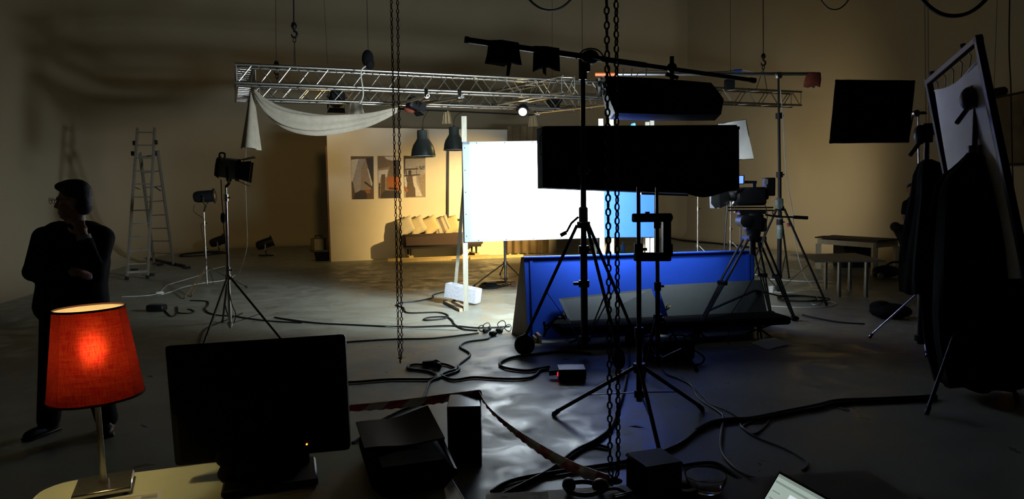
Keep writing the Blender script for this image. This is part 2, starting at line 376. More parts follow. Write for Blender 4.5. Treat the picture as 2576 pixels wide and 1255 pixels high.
def fresnel(name, label, c, aim, s=.13, group=None, hang=None, yoke_to=None, lit=None, flaps=True, silver=False, cat='stage light', power=0, col=WARM, cone=60, round_body=False, parent=None):
    """film lamp: body, lens, ring, barn doors, yoke. c = middle of the body, aim = direction"""
    base = V(yoke_to) if yoke_to is not None else V(c) - V((0, 0, s * 1.4))
    t = thing(name, label, cat, base, group)
    fr = frame(V(c), aim); side = m_alu if silver else m_bpaint
    if round_body:
        part('housing', MB(fr).lathe([(s * .35, -s * 1.75), (s * .7, -s * 1.6), (s * .86, -s * 1.2), (s * .9, -s * .3), (s * .9, s * 1.2), (s * .97, s * 1.22), (s * .97, s * 1.4), (s * .86, s * 1.4)], 24), m_bpaint, t)
        part('end_cap', MB(fr).lathe([(0, -s * 1.82), (s * .3, -s * 1.8), (s * .36, -s * 1.74), (s * .36, -s * 1.68), (0, -s * 1.66)], 16), m_nickel, t)
        part('accessory_clip', MB(fr).box((0, s * 1.25, s * 1.0), (s * .2, s * .3, s * .25)), m_bpaint, t); part('accessory_clip', MB(fr).box((0, s * 1.25, -s * 1.0), (s * .2, s * .2, s * .25)), m_bpaint, t)
    else:
        b = MB(fr)
        prof = [(-.8, -.95), (.8, -.95), (.92, -.3), (.92, .3), (.6, .95), (0, 1.12), (-.6, .95), (-.92, .3), (-.92, -.3)]
        def ring(y, k): return [(x * s * k, y, z * s * k) for x, z in prof]
        b.hexa(ring(-s * .75, .9), ring(s * .75, .94)); part('housing', b, side, t)
        part('rear_shell', MB(fr).hexa(ring(-s * 1.1, .82), ring(-s * .7, 1.06)), m_bpaint, t)
        for z in (.55, .2, -.15): part('cooling_fin', MB(fr).box((0, 0, z * s), (s * 1.84, s * 1.3, s * .05)), side, t)
        part('lens_ring', MB(fr).lathe([(s * .78, s * .72), (s * 1.06, s * .72), (s * 1.06, s * 1.08), (s * .78, s * 1.08)], 24, True), m_bpaint, t)
        part('handle', MB(fr).tube(smooth([(0, -s * .9, s * .95), (0, -s * .9, s * 1.35), (0, -s * .5, s * 1.38), (0, -s * .45, s * 1.0)], 4), s * .09, 8), m_bpaint, t)
    lens_y = s * (1.3 if round_body else .9)
    part('lens', MB(fr).lathe([(0, lens_y + s * .12), (s * .4, lens_y + s * .1), (s * .78, lens_y), (s * .78, lens_y - s * .06), (0, lens_y - s * .07)], 24), lit or m_glass, t)
    if flaps:
        y0 = s * (1.42 if round_body else 1.08)
        for k, (ang, w2, L, tilt) in enumerate([(0, 1.0, 1.15, .45), (180, 1.0, 1.0, .35), (90, .8, .95, .15), (-90, .8, .95, .15)]):
            R = M.Rotation(math.radians(ang), 4, 'Y'); q = [(-w2 * s, y0, s), (w2 * s, y0, s), (w2 * s * 1.25, y0 + L * s, s * (1 + tilt)), (-w2 * s * 1.25, y0 + L * s, s * (1 + tilt))]
            part('barn_door', MB(fr @ R).plate(q, s * .03), m_bpaint, t)
    if yoke_to is not None or hang is not None:
        end = V(yoke_to) if yoke_to is not None else V(hang); x = (fr.to_3x3() @ V((1, 0, 0))); ysgn = 1 if end.z > V(c).z else -1
        p1 = V(c) + x * s * 1.12; p2 = V(c) - x * s * 1.12; dv = V((0, 0, ysgn * s * 1.35))
        yk = MB().bar(p1 - dv * .1, p1 + dv * .85, s * .22, s * .07, x).bar(p2 - dv * .1, p2 + dv * .85, s * .22, s * .07, x).bar(p1 + dv * .75, (p1 + p2) / 2 + dv, s * .22, s * .07, (0, 0, 1)).bar(p2 + dv * .75, (p1 + p2) / 2 + dv, s * .22, s * .07, (0, 0, 1))
        part('yoke', yk, m_nickel if round_body else m_bpaint, t)
        for p, sg in ((p1, 1), (p2, -1)): part('tilt_knob', MB().tube([p, p + x * sg * s * .22], s * .14, 10), m_bplast, t)
        if (end - ((p1 + p2) / 2 + dv)).length > .02: part('spigot', MB().tube([(p1 + p2) / 2 + dv, end], s * .13, 10), m_bpaint, t)
    if power: lamp('SPOT', 'beam', fr @ V((0, lens_y + s * .2, 0)), aim, power, col, t, spot_size=math.radians(cone), spot_blend=1.0, shadow_soft_size=s * .6)
    return t
def cable(pts, r, m, label, name='power_cable', group=None, z=None, n=6, k=6):
    P = [(G(*p) if z is None else p) for p in pts]
    P = [V((p.x, p.y, r + .001)) if z is None else V(p) for p in P]
    return single(name, MB().tube(smooth(P, k), r, n), m, label, 'cable', group)
def truss(name, label, A, B, side, size=.29, bay=.55, m=None, r=.024, rb=.009):
    """box truss: four chords and zig-zag braces; A,B = near lower chord ends; side = horizontal direction to the far lower chord"""
    m = m or m_alu; t = thing(name, label, 'truss', A); u = (B - A); L = u.length; u.normalize(); s = (V(side) - u * V(side).dot(u)).normalized(); up = u.cross(s); up = up if up.z > 0 else -up
    cor = [V((0, 0, 0)), s * size, s * size + up * size, up * size]
    for c in cor: part('chord', MB().pipe(A + c, B + c, r, .3, 12), m, t)
    nb = max(1, int(L / bay)); bay = L / nb
    for k in range(4):
        c0, c1 = cor[k], cor[(k + 1) % 4]
        ms = []
        for fl in (0, 1):
            a, b = (c0, c1) if fl == 0 else (c1, c0)
            mb = MB().tube([a + u * .04, b + u * (bay - .04)], rb, 6); ms.append(mesh_of('brace', mb, m))
        for i in range(nb):
            o = bpy.data.objects.new('brace', ms[(i + k) % 2]); COL.objects.link(o); o.parent = t; o.location = u * (bay * i)
        fm = mesh_of('end_strut', MB().tube([c0, c1], rb, 6), m)
        for d in (.02, L - .02):
            o = bpy.data.objects.new('end_strut', fm); COL.objects.link(o); o.parent = t; o.location = u * d
    return t

# ================================================================== the film set: wall, posters, daybed
W0 = G(833, 658); W1 = G(1400, 635.5); Wd = (W1 - W0); Wd.z = 0; WL = Wd.length; Wd.normalize(); Wn = V((Wd.y, -Wd.x, 0))
WH = PL(828, 320, W0, Wn).z
t = thing('set_wall', 'cream painted freestanding set wall with posters behind the brown daybed', 'set wall', W0)
part('wall_face', MB().hexa([W0, W1, W1 + V((0, 0, WH)), W0 + V((0, 0, WH))], [p - Wn * .09 for p in (W0, W1, W1 + V((0, 0, WH)), W0 + V((0, 0, WH)))]), m_setwall, t)
part('edge_batten', MB().bar(W0 - Wd * .022 - Wn * .05, W0 - Wd * .022 - Wn * .05 + V((0, 0, WH * .86)), .04, .12, Wn), m_redw, t)
for k in (.2, .8):
    b = W0 + Wd * WL * k - Wn * .11
    part('rear_brace', MB().bar(b + V((0, 0, WH * .75)), b - Wn * 1.2 + V((0, 0, .03)), .05, .05).bar(b + V((0, 0, .03)), b - Wn * 1.25 + V((0, 0, .03)), .05, .05), m_pine, t)
SW = lambda x, y, off=.002: PL(x, y, W0, Wn, off)
pc = {k: mat('print_' + k, c, .7, var=.12, scale=14) for k, c in dict(brown=(.10, .065, .04), dark=(.035, .028, .028), tan=(.26, .20, .14), pale=(.52, .49, .46), grey=(.30, .27, .25), orange=(.34, .10, .02), mid=(.16, .11, .07)).items()}
def poster(label, quad, base, shapes, text=None):
    q = [SW(x, y, .002) for x, y in quad]; t = thing('poster', label, 'poster', (q[2] + q[3]) / 2, 'posters on the set wall')
    part('sheet', MB().plate(q, .006, Wn), pc[base], t)
    cols = list(pc); mb = MB()
    for i, (c, poly) in enumerate(shapes):
        mb.cur = cols.index(c); mb.add([SW(860 + x / 9.652, 380 + y / 9.652, .0085 + .0012 * i) for x, y in poly], [tuple(range(len(poly)))])
    part('print', mb, [pc[c] for c in cols], t)
    if text:
        for (s, x, y, h, c) in text:
            cu = bpy.data.curves.new('lettering', 'FONT'); cu.body = s; cu.size = h; cu.align_x = 'LEFT'
            tmp = bpy.data.objects.new('lettering_curve', cu); COL.objects.link(tmp); me = bpy.data.meshes.new_from_object(tmp.evaluated_get(bpy.context.evaluated_depsgraph_get())); bpy.data.objects.remove(tmp); bpy.data.curves.remove(cu)
            me.materials.clear(); me.materials.append(pc[c]); o = bpy.data.objects.new('lettering', me); COL.objects.link(o)
            p = SW(860 + x / 9.652, 380 + y / 9.652, .035) - t.location
            o.parent = t; o.matrix_local = M.Translation(p) @ M(((Wd.x, 0, Wn.x, 0), (Wd.y, 0, Wn.y, 0), (0, 1, 0, 0), (0, 0, 0, 1))); o.scale = (.72, 1, 1)
poster('brown poster of a tall pale wedge-shaped tower under a grey sky', [(882.3, 393), (939.5, 393), (940.5, 500.5), (885.2, 501.5)], 'brown',
       [('pale', [(225, 210), (410, 190), (260, 740), (235, 735)]), ('grey', [(415, 190), (580, 190), (470, 470), (460, 950), (320, 1020), (265, 740)]), ('tan', [(580, 190), (640, 430), (730, 850), (700, 940), (465, 950), (470, 400)]),
        ('pale', [(615, 420), (645, 440), (745, 800), (720, 860)]), ('dark', [(575, 180), (765, 140), (770, 720), (745, 780)]), ('dark', [(460, 945), (600, 1000), (610, 1160), (290, 1165), (320, 1025)]), ('dark', [(560, 730), (740, 870), (720, 900), (540, 770)]),
        ('orange', [(560, 960), (660, 930), (700, 1010), (600, 1030)])])
poster('poster with an orange glowing building beside a dark tower and bright clouds', [(949.5, 392), (1005.5, 392), (1006.5, 498), (952, 499.5)], 'tan',
       [('mid', [(865, 130), (1375, 130), (1375, 300), (1000, 420), (870, 430)]), ('pale', [(1030, 140), (1375, 130), (1375, 215), (1200, 230), (1090, 200)]), ('pale', [(880, 480), (1130, 440), (1090, 640), (960, 560), (890, 900)]), ('brown', [(965, 570), (1050, 560), (1050, 1100), (940, 1110)]), ('mid', [(1180, 340), (1380, 340), (1380, 640), (1110, 640), (1130, 530)]),
        ('dark', [(1250, 225), (1380, 215), (1390, 640), (1250, 610)]), ('orange', [(1095, 650), (1130, 620), (1395, 625), (1400, 960), (1220, 960), (1100, 920)]), ('dark', [(1130, 880), (1360, 890), (1360, 945), (1140, 930)]), ('dark', [(1050, 950), (1400, 970), (1405, 1140), (930, 1145), (960, 1050)]), ('dark', [(905, 780), (925, 780), (918, 1120), (905, 1120)]), ('dark', [(893, 810), (916, 770), (940, 810), (916, 840)]), ('dark', [(893, 885), (916, 850), (940, 885), (916, 920)])])
poster('poster of a street sign post against a pale sky with NY lettering', [(1015.5, 391.5), (1070, 393), (1070.5, 496), (1017, 497.5)], 'grey',
       [('dark', [(1500, 115), (2030, 150), (2030, 175), (1540, 185), (1530, 560), (1505, 560)]), ('tan', [(1830, 580), (2025, 560), (2030, 1110), (1960, 1100)]), ('pale', [(1700, 640), (1800, 600), (1810, 760), (1950, 1090), (1780, 1090), (1760, 860)]), ('pale', [(1510, 640), (1570, 610), (1590, 880), (1530, 860)]),
        ('brown', [(1600, 600), (1710, 600), (1740, 850), (1780, 900), (1790, 1110), (1550, 1120), (1590, 740)]), ('dark', [(1610, 490), (1650, 455), (1690, 490), (1680, 580), (1620, 580)]), ('dark', [(1535, 430), (1845, 415), (1850, 445), (1535, 460)]), ('dark', [(1510, 585), (1890, 560), (1910, 580), (1720, 600), (1510, 615)]), ('dark', [(1550, 460), (1565, 460), (1590, 740), (1575, 740)]), ('dark', [(1812, 380), (1820, 380), (1818, 600), (1812, 600)]), ('orange', [(1515, 840), (1610, 950), (1580, 1010), (1540, 960)])] + [('pale', [(x, 462), (x + 17, 460), (x + 18, 502), (x + 1, 504)]) for x in (1902, 1930, 1958, 1986)],
       [('NY', 1882, 455, .155, 'dark')])
# tall framed panel and curtain on the set wall
def wq(x0, y0, x1, y1, off): return [SW(x0, y0, off), SW(x1, y0, off), SW(x1, y1, off), SW(x0, y1, off)]
t = thing('framed_window_panel', 'tall black framed window panel on the set wall beside the daybed', 'window', SW(1200, 554))
part('pane', MB().plate(wq(1127, 369, 1272, 552, .004)[::-1], .01, Wn), m_white, t)
for a, b in (((1127, 369), (1126, 553)), ((1272, 369), (1272, 550)), ((1126, 369), (1273, 368)), ((1125, 553), (1273, 551)), ((1200, 369), (1200, 552))):
    part('frame_bar', MB().bar(SW(*a, .02), SW(*b, .02), .05, .05, Wn), m_bpaint, t)
def curtain(u, v):
    p = SW(1274 + 104 * u, 318 + (636 - 318) * v, .0); a = math.sin(u * 34 + .6 * math.sin(v * 3)) * .05 + math.sin(u * 71 + 1) * .015
    return p + Wn * (.1 + a * (.6 + .4 * v)) + Wd * (.03 * math.sin(v * 4 + u * 6))
tag(part('curtain', MB().grid(curtain, 70, 14, .004), m_canvas), 'dark brown gathered curtain hanging on the set wall beside the white screen', 'curtain')
# daybed
sc = lambda x, y, dy: D(x, y, dy)
Sd = Wd.copy(); Sn = Wn.copy(); S0 = SW(1008, 650, 0.0); S0.z = 0; S0 = S0 + Sn * .10 + Sd * .0
SLn = 2.15; SDp = .74
def sp(a, b, z): return S0 + Sd * a + Sn * b + V((0, 0, z))
Rw = M(((Sd.x, -Sn.x, 0), (Sd.y, -Sn.y, 0), (0, 0, 1)))
t = thing('daybed', 'low dark brown upholstered daybed raised on wooden blocks by the set wall', 'daybed', sp(SLn / 2, SDp / 2, 0.14))
part('seat', MB().box(sp(SLn / 2, SDp / 2, .53), (SLn, SDp, .33), Rw, .05), m_sofa, t)
part('seat_base', MB().box(sp(SLn / 2, SDp / 2, .345), (SLn - .1, SDp - .1, .05), Rw), m_bpaint, t)
for a in (.18, SLn - .18):
    for b in (.1, SDp - .1): part('leg', MB().tube([sp(a, b, .14), sp(a, b, .34)], [.022, .03], 10), m_bpaint, t)
for i, (a0, a1, b, z) in enumerate([(-.45, 2.3, .62, .05), (-.1, 1.2, .70, .04)]):
    single('timber_plank', MB().bar(sp(a0, b + .16 * i + .1, z), sp(a1, b + .16 * i + .1, z), .1, .08), m_pine2, ['long yellow pine timber on the floor along the daybed', 'shorter pine timber lying in front of the long one'][i], 'timber')
for a, lab in ((.18, 'pine block under the daybed legs nearer the posters'), (SLn - .18, 'pine block under the daybed legs behind the white screen')):
    single('timber_block', MB().bar(sp(a, .02, .07), sp(a, SDp - .02, .07), .12, .138), m_pine2, lab, 'timber')
single('timber_plank', MB().bar(sp(1.7, 1.0, .045), sp(3.2, .98, .045), .09, .08), m_pine2, 'pine timber end sticking out past the wooden screen post', 'timber')
def cushion(label, px, py, lean, mt, stripe=None):
    c = SW(px, py, 0) + Sn * .28; c.z = .72 + .19
    t = thing('cushion', label, 'cushion', c - V((0, 0, .19)), 'cushions on the daybed')
    R = M.Rotation(math.atan2(Sd.y, Sd.x), 3, 'Z') @ M.Rotation(lean, 3, 'Y') @ M.Rotation(math.radians(-28), 3, 'X')
    h = .25
    def f(sg):
        def g(u, v):
            x, z = 2 * u - 1, 2 * v - 1; k = (1 - x ** 4) * (1 - z ** 4); pin = 1 - .10 * (1 - abs(x)) * abs(z) - 0; pin2 = 1 - .10 * (1 - abs(z)) * abs(x)
            return c + R @ V((x * h * pin2, sg * (.012 + .10 * max(0, k) ** .55), z * h * pin))
        return g
    mb = MB(); mb.grid(f(-1), 12, 12); g2 = f(1); mb.grid(lambda u, v: g2(1 - u, v), 12, 12)
    if stripe:
        for i in range(len(mb.f)): mb.mi[i] = 1 if (i % 12) in (2, 5, 6, 9) else 0
        part('cover', mb, [mt, stripe], t)
    else: part('cover', mb, mt, t)
    rim = [g2(u, v) for u, v in [(i / 8, 0) for i in range(8)] + [(1, i / 8) for i in range(8)] + [(1 - i / 8, 1) for i in range(8)] + [(0, 1 - i / 8) for i in range(8)]]
    part('piping', MB().tube(rim, .008, 6, True), mt, t)
m_cu1 = mat('cushion_linen', (.50, .45, .34), .9, var=.08, scale=30); m_cu2 = mat('cushion_gold', (.58, .48, .26), .9, var=.06, scale=30); m_cu3 = mat('cushion_stripe', (.22, .18, .13), .9, var=.06, scale=30)
cushion('beige linen cushion at the poster end of the daybed row', 1016, 572, -.35, m_cu1)
cushion('striped beige cushion second from the poster end of the daybed', 1044, 572, -.4, m_cu1, m_cu2)
cushion('plain gold cushion between the striped and the grey-banded one', 1077, 570, -.4, m_cu2)
cushion('grey-banded cushion tucked behind the end gold cushion', 1105, 567, -.3, m_cu1, m_cu3)
cushion('plump pale gold cushion at the screen end of the daybed row', 1128, 566, -.28, m_cu2)
# pendant lamps on a batten
BA, BB = D(985, 273, 13.2), D(1352, 290, 16.6)
single('hanging_batten', MB().tube([BA, BB], .018, 10), m_bpaint, 'thin black pipe under the trusses carrying the two pendant lamps', 'pipe')
def pendant(label, px, py, y, top):
    b = D(px, py, y); t = thing('pendant_lamp', label, 'pendant lamp', b, 'pendant lamps over the daybed'); m = M.Translation(b) @ M.Rotation(math.pi / 2, 4, 'X')
    s = .235
    prof = [(s, 0), (s * .99, .03), (s * .93, .13), (s * .80, .22), (s * .58, .30), (s * .47, .345), (s * .47, .48), (s * .44, .50), (.02, .50)]
    part('shade', MB(m).lathe(prof + [(.02, .485), (s * .42, .48), (s * .44, .34), (s * .55, .29), (s * .77, .21), (s * .90, .13), (s * .955, .03), (s * .96, 0)], 36, True), m_dgrey, t)
    part('rim', MB(m).lathe([(s * .955, -.003), (s * 1.01, -.003), (s * 1.01, .008), (s * .955, .008)], 36, True), m_cream, t)
    part('bulb', MB().ell(b + V((0, 0, .24)), (.045, .045, .06)), m_white, t)
    part('canopy_cap', MB(m).lathe([(.03, .498), (.03, .52), (.012, .53)], 12), m_bplast, t)
    part('cord', MB().tube(smooth([b + V((0, 0, .53))] + top, 5), .006, 6), m_rub, t)
f = lambda px: BA.lerp(BB, (px - 985) / (1352 - 985))
pendant('dark bell pendant lamp overlapping the NY poster, lower of the pair', 1065, 394, 13.2, [D(1065, 300, 13.3), f(1063)])
pendant('dark bell pendant lamp hanging partly behind the wooden screen post', 1143, 378, 15.0, [D(1143, 298, 15), D(1158, 284, 14.9), f(1163)])

# ================================================================== white screen and blue panel on timber posts
SY = 9.8; B0 = G(1172, 783); Y0 = B0.y
def sY(px): return Y0 + .35 * (px - 1168) / 340.0
def SP(px, py, dy=0.0): return D(px, py, sY(px) + dy)
t = thing('reflector_screen', 'large bright white reflector screen on pale timber posts beside the concrete block', 'screen', B0)
TL, TR, BR_, BL_ = SP(1163, 357), SP(1509, 352), SP(1509, 598), SP(1169, 609)
nS = (TR - TL).cross(BL_ - TL).normalized(); nS = nS if nS.y < 0 else -nS
part('panel', MB().hexa([TL, TR, BR_, BL_], [p - nS * .02 for p in (TL, TR, BR_, BL_)]), m_screen, t)
e = .055
def inset(p, a, b): return p + a * e + b * e
ux = (TR - TL).normalized(); uz = (TL - BL_).normalized()
for q in ((TL, TR, TR - uz * .035, TL - uz * .035), (BL_ + uz * .035, BR_ + uz * .035, BR_, BL_), (TL, TL + ux * .1, BL_ + ux * .1, BL_)):
    part('edge_strip', MB().hexa([p + nS * .001 for p in q], [p + nS * .004 for p in q]), m_screenedge, t)
for k in range(5):
    for q in (TL.lerp(BL_, .06 + .22 * k) + ux * .03, TL.lerp(TR, .1 + .2 * k) - uz * .018, BL_.lerp(BR_, .1 + .2 * k) + uz * .018):
        part('screw', MB(frame(q + nS * .003, nS)).lathe([(.008, 0), (.008, .003), (.004, .005)], 8), m_iron, t)
P0 = SP(1167, 292, .035); part('post', MB().bar(V((B0.x, B0.y + .04, 0)), V((P0.x, B0.y + .06, P0.z)), .07, .045, (0, 1, 0)), m_pine, t)
PR = SP(1511, 299, .06); pr0 = V((PR.x + .01, PR.y, 0)); part('post', MB().bar(pr0, PR, .07, .045, (0, 1, 0)), m_pine, t)
b1 = V((B0.x + .02, B0.y + .10, 1.95)); b2 = G(1143, 757); b2.z = .02
part('rear_brace', MB().bar(b1, b2, .045, .05, (1, 0, 0)), m_pine, t)
part('rear_brace', MB().bar(pr0 + V((.05, .03, 1.9)), pr0 + V((-.1, .9, .02)), .045, .05, (1, 0, 0)), m_pine, t)
for k, (a, b) in enumerate((((1118, 762), (1160, 784)), ((1140, 762), (1172, 779)))):
    A, B = G(*a), G(*b); part('foot_timber', MB().bar(A + V((0, 0, .022)), B + V((0, 0, .022)), .05, .043), m_ply, t)
part('foot_timber', MB().bar(pr0 + V((0, -.05, .022)), pr0 + V((-.1, .95, .022)), .05, .043), m_ply, t)
# concrete block
c = G(1165, 765); c.z = .175; R = M.Rotation(math.radians(-22), 3, 'Z') @ M.Rotation(math.radians(9), 3, 'Y')
t = thing('concrete_block', 'grey hollow concrete block weighing down the screen post foot', 'concrete block', c - V((0, 0, .13)))
b = MB(); L_, W_, H_ = .54, .20, .22
for y in (-W_ / 2 + .02, W_ / 2 - .02): b.box(c + R @ V((0, y, 0)), (L_, .04, H_), R, .006)
for x in (-L_ / 2 + .02, -.09, .09, L_ / 2 - .02): b.box(c + R @ V((x, 0, 0)), (.04, W_ - .06, H_ - .002), R)
part('shell', b, m_block, t)
# blue panel on posts
t = thing('blue_backdrop', 'upright chroma blue panel on timber posts right beside the white screen', 'backdrop', G(1590, 745))
zb = .35
q = [SP(1511, 322, .1), SP(1646, 322, .1), SP(1646, 596, .1), SP(1511, 597, .1)]; part('panel', MB().hexa(q, [p + V((0, .02, 0)) for p in q]), m_blue, t)
for px, ty in ((1538, 299), (1628, 307), (1640, 303)):
    p = SP(px, ty, .16); part('post', MB().bar(V((p.x, p.y, 0)), p, .06, .04, (0, 1, 0)), m_pine, t)
    part('rear_brace', MB().bar(V((p.x - .02, p.y + .04, 1.5)), V((p.x - .12, p.y + .7, .02)), .045, .04, (1, 0, 0)), m_ply, t)
tp = SP(1592, 316, .12); part('tape_tab', MB().plate([tp + V((-.05, 0, -.03)), tp + V((.05, 0, -.02)), tp + V((.03, 0, .04)), tp + V((-.02, .01, .03))], .01), mat('blue_tape', (.03, .2, .6), .4, var=.1), t)
# low blue flat with wooden wedge sides
FA, FB = G(1329, 856), G(1897, 829); u = (FB - FA).normalized(); nb = V((-u.y, u.x, 0)); zt = D(1320, 648, FA.y).z
t = thing('blue_flat', 'long low chroma blue flat with brown wedge-shaped wooden side', 'scenery flat', (FA + FB) / 2)
up = V((0, 0, zt)); q = [FA, FB, FB + up, FA + up]; lean = nb * .03
q[2] += lean; q[3] += lean - u * .03
part('blue_face', MB().hexa(q, [p + nb * .018 for p in q]), m_blue, t)
for s, e0 in ((0, FA + u * .0), (1, FB)):
    a = e0 + nb * .02; bk = (G(1287, 840) if s == 0 else a + nb * .46); pl = [a, bk, a + up * .999 + nb * .10, a + up * .999 + lean]
    if s == 0: pl = [p - u * .03 * (p.z / zt) for p in pl]; pl[2] = FA + up * .999 + lean + (bk - a).normalized() * .07 - u * .03
    part('side_wedge', MB().plate(pl, .018), m_ply, t)
part('corner_strip', MB().bar(FA + u * .07 - nb * .006, FA + u * .05 - nb * .0 + up * .995 + lean, .035, .012, nb), m_blue, t)
part('corner_strip', MB().bar(FB - u * .07 - nb * .006, FB - u * .07 + up * .995 + lean, .035, .012, nb), m_blue, t)
part('top_cap', MB().bar(FA + up + nb * .06 - u * .03, FB + up + nb * .06, .1, .012), m_blue, t)
part('toe_board', MB().box(FA + u * .10 - nb * .10 + V((0, 0, .045)), (.03, .2, .088), M.Rotation(math.atan2(u.y, u.x), 3, 'Z')).box(FA + u * .06 - nb * .08 + V((0, 0, .03)), (.03, .18, .06), M.Rotation(math.atan2(u.y, u.x), 3, 'Z')), m_ply, t)
# grey cards leaning on the flat, low bench
BY = lambda px: FA.y + (FB.y - FA.y) * (px - 1329) / 568.0
K = lambda px, py, dy: D(px, py, BY(px) + dy)
for lab, q in (('grey card board leaning on the blue flat nearer the wedge end', [K(1405, 751, -.03), K(1638, 726, -.03), K(1682, 842, -.24), K(1441, 830, -.28)]),
               ('wider grey card board leaning on the blue flat by the camera tripod', [K(1655, 718, -.03), K(1914, 704, -.03), K(1935, 815, -.25), K(1692, 833, -.25)])):
    single('card_board', MB().plate(q, .006, V((0, -1, .3))), m_grey, lab, 'board')
t = thing('folding_bench', 'long low black folding bench holding the grey cards before the blue flat', 'bench', G(1660, 870))
b0, b1 = K(1398, 842, -.42), K(1965, 800, -.38); b0.z = b1.z = .20
part('bench_top', MB().bar(b0, b1, .42, .09, bev=.02), m_blk, t)
for k in (.1, .62, .9):
    p = b0.lerp(b1, k); x = (b1 - b0).normalized(); y = V((-x.y, x.x, 0))
    part('cross_leg', MB().tube([p + y * .17 + V((0, 0, -.2)) - x * .07, p - y * .17 + V((0, 0, -.03)) + x * .07], .012, 8).tube([p + y * .17 + V((0, 0, -.2)) + x * .07, p - y * .17 + V((0, 0, -.03)) - x * .07], .012, 8), m_bpaint, t)
    part('cross_leg', MB().tube([p - y * .17 + V((0, 0, -.2)) - x * .07, p + y * .17 + V((0, 0, -.03)) + x * .07], .012, 8).tube([p - y * .17 + V((0, 0, -.2)) + x * .07, p + y * .17 + V((0, 0, -.03)) - x * .07], .012, 8), m_bpaint, t)
q = [K(1394, 806, -.36), K(1431, 801, -.36), K(1443, 828, -.45), K(1398, 832, -.45)]; single('card_board', MB().plate(q, .006, V((0, -1, .3))), m_grey, 'small grey card scrap clipped at the end of the black bench', 'board')
def clamp(label, p, ang, mt, s=.05):
    t = thing('spring_clamp', label, 'clamp', p); R = M.Rotation(ang, 3, 'Y')
    for sg in (-1, 1):
        part('jaw_handle', MB().tube([p + R @ V((0, sg * .008, -s)), p + R @ V((sg * .004, 0, 0)), p + R @ V((sg * s * .45, 0, s * .9))], [s * .16, s * .2, s * .14], 8), m_bplast if mt is m_yel else mt, t)
        part('grip_tip', MB().tube([p + R @ V((sg * s * .42, 0, s * .8)), p + R @ V((sg * s * .6, 0, s * 1.3))], s * .2, 8), mt, t)
    part('pivot', MB().tube([p + V((0, -.02, 0)), p + V((0, .02, 0))], s * .12, 8), m_nickel, t)
clamp('yellow-tipped spring clamp on the grey card by the wedge end', K(1421, 803, -.36), -.7, m_yel)
clamp('yellow-tipped spring clamp in the gap between the two grey cards', K(1677, 778, -.22), .5, m_yel, .045)
clamp('black spring clamp on the bench edge by the crank stand leg', K(1385, 815, -.40), 1.2, m_bplast, .07)
clamp('second black clamp below the first on the bench end', K(1372, 832, -.45), .3, m_bplast, .07)

# ================================================================== trusses and rigging
ZT = 3.55
TA, TB = H(592, 207, ZT), H(2016, 265, ZT); tu = (TB - TA).normalized(); ts = V((-tu.y, tu.x, 0))
truss('lighting_truss', 'long silver lighting truss in front, held up by the hook and sling', TA, TB, ts, .29, .30)
RA, RB = D(620, 261, 14.6), D(1500, 292, 16.6); RA.z = RB.z = ZT + .22
truss('lighting_truss', 'silver rear truss parallel to the front one above the pendant lamps', RA, RB, ts, .29, .32)
MA = TA + tu * .35 + ts * 1.75; MB_ = TA + tu * 7.0 + ts * 1.75
truss('lighting_truss', 'silver middle truss between the front and the rear truss', MA, MB_, ts, .29, .32)
SA = TA + ts * .3 + tu * .02; SB = V((RA.x - .25, RA.y + .05, ZT + .2)); truss('lighting_truss', 'short silver side truss with closely packed struts at the cloth swag', SA, SB, tu, .29, .16)
JA = H(1408, 234, ZT) - ts * .12; JB = JA + (D(1232, 262, 15.2) - JA); JB.z = ZT + .1
truss('lighting_truss', 'silver cross truss with open tube ends joining front and rear truss', JA, JB, tu, .29, .3)
def pipe_hung(label, a, b):
    t = thing('scaffold_pipe', label, 'pipe', a); part('tube', MB().pipe(a, b, .027, .2, 14), m_alu, t)
    c = a.lerp(b, .04) + V((0, 0, .0))
    part('clamp', MB().box(c + V((0, 0, .06)), (.06, .07, .11), None, .012).tube([c - (b - a).normalized() * .03, c + (b - a).normalized() * .04], .04, 12).box(c + V((0, 0, -.05)), (.1, .05, .025)), m_chrome, t)
    return t
pipe_hung('scaffold pipe slung under the truss with its open end nearest the chain', D(1077, 241, 11.2), D(985, 266, 13.6))
pipe_hung('scaffold pipe slung under the truss above the far pendant lamp', D(1164, 243, 11.5), D(1006, 272, 14.2))
_p = pipe_hung('bronze-lit scaffold pipe under the truss beside the glowing lamp', D(1346, 284, 16.2), D(1545, 262, 13.1)); _q = D(1346, 284, 16.3); part('hanger_strap', MB().bar(_q, _q + V((0, .05, .22)), .03, .01), m_iron, _p); _q = D(1543, 262, 13.12); part('hanger_strap', MB().bar(_q, _q + V((0, .1, .28)), .03, .01), m_iron, _p)
def rig_line(label, x0, x1, y1, y, r=.005, hook=True, top_m=None, sling=None):
    b = D(x1, y1, y); tp = D(x0, 0, y); d = (tp - b).normalized(); tp = b + d * ((ROOMH - b.z) / d.z)
    t = thing('rigging_hook' if hook else 'rigging_wire', label, 'hoist hook' if hook else 'wire', b)
    part('wire_rope', MB().tube([b + (V((0, 0, .3)) if hook else V((0, 0, 0))), tp], r, 6), m_iron, t)
    if hook:
        part('hook_block', MB().tube([b + V((0, 0, .20)), b + V((0, 0, .24)), b + V((0, 0, .30))], [.03, .05, .03], 12), m_iron, t)
        hk = [b + V((.045 * math.sin(a), 0, .11 + .05 * math.cos(a))) for a in [i * .45 for i in range(12)]]
        part('hook', MB().tube([b + V((0, 0, .2))] + hk, [.02] + [.018] * 9 + [.014, .012, .006], 10), m_iron, t)
        part('shackle', MB().tube([b + V((.025 * math.sin(a), 0, .02 + .04 * math.cos(a))) for a in [i * .785 for i in range(8)]], .009, 8, True), m_iron, t)
        if sling:
            for q in sling: part('sling_leg', MB().tube([b, q], .007, 6), m_iron, t)
    return t
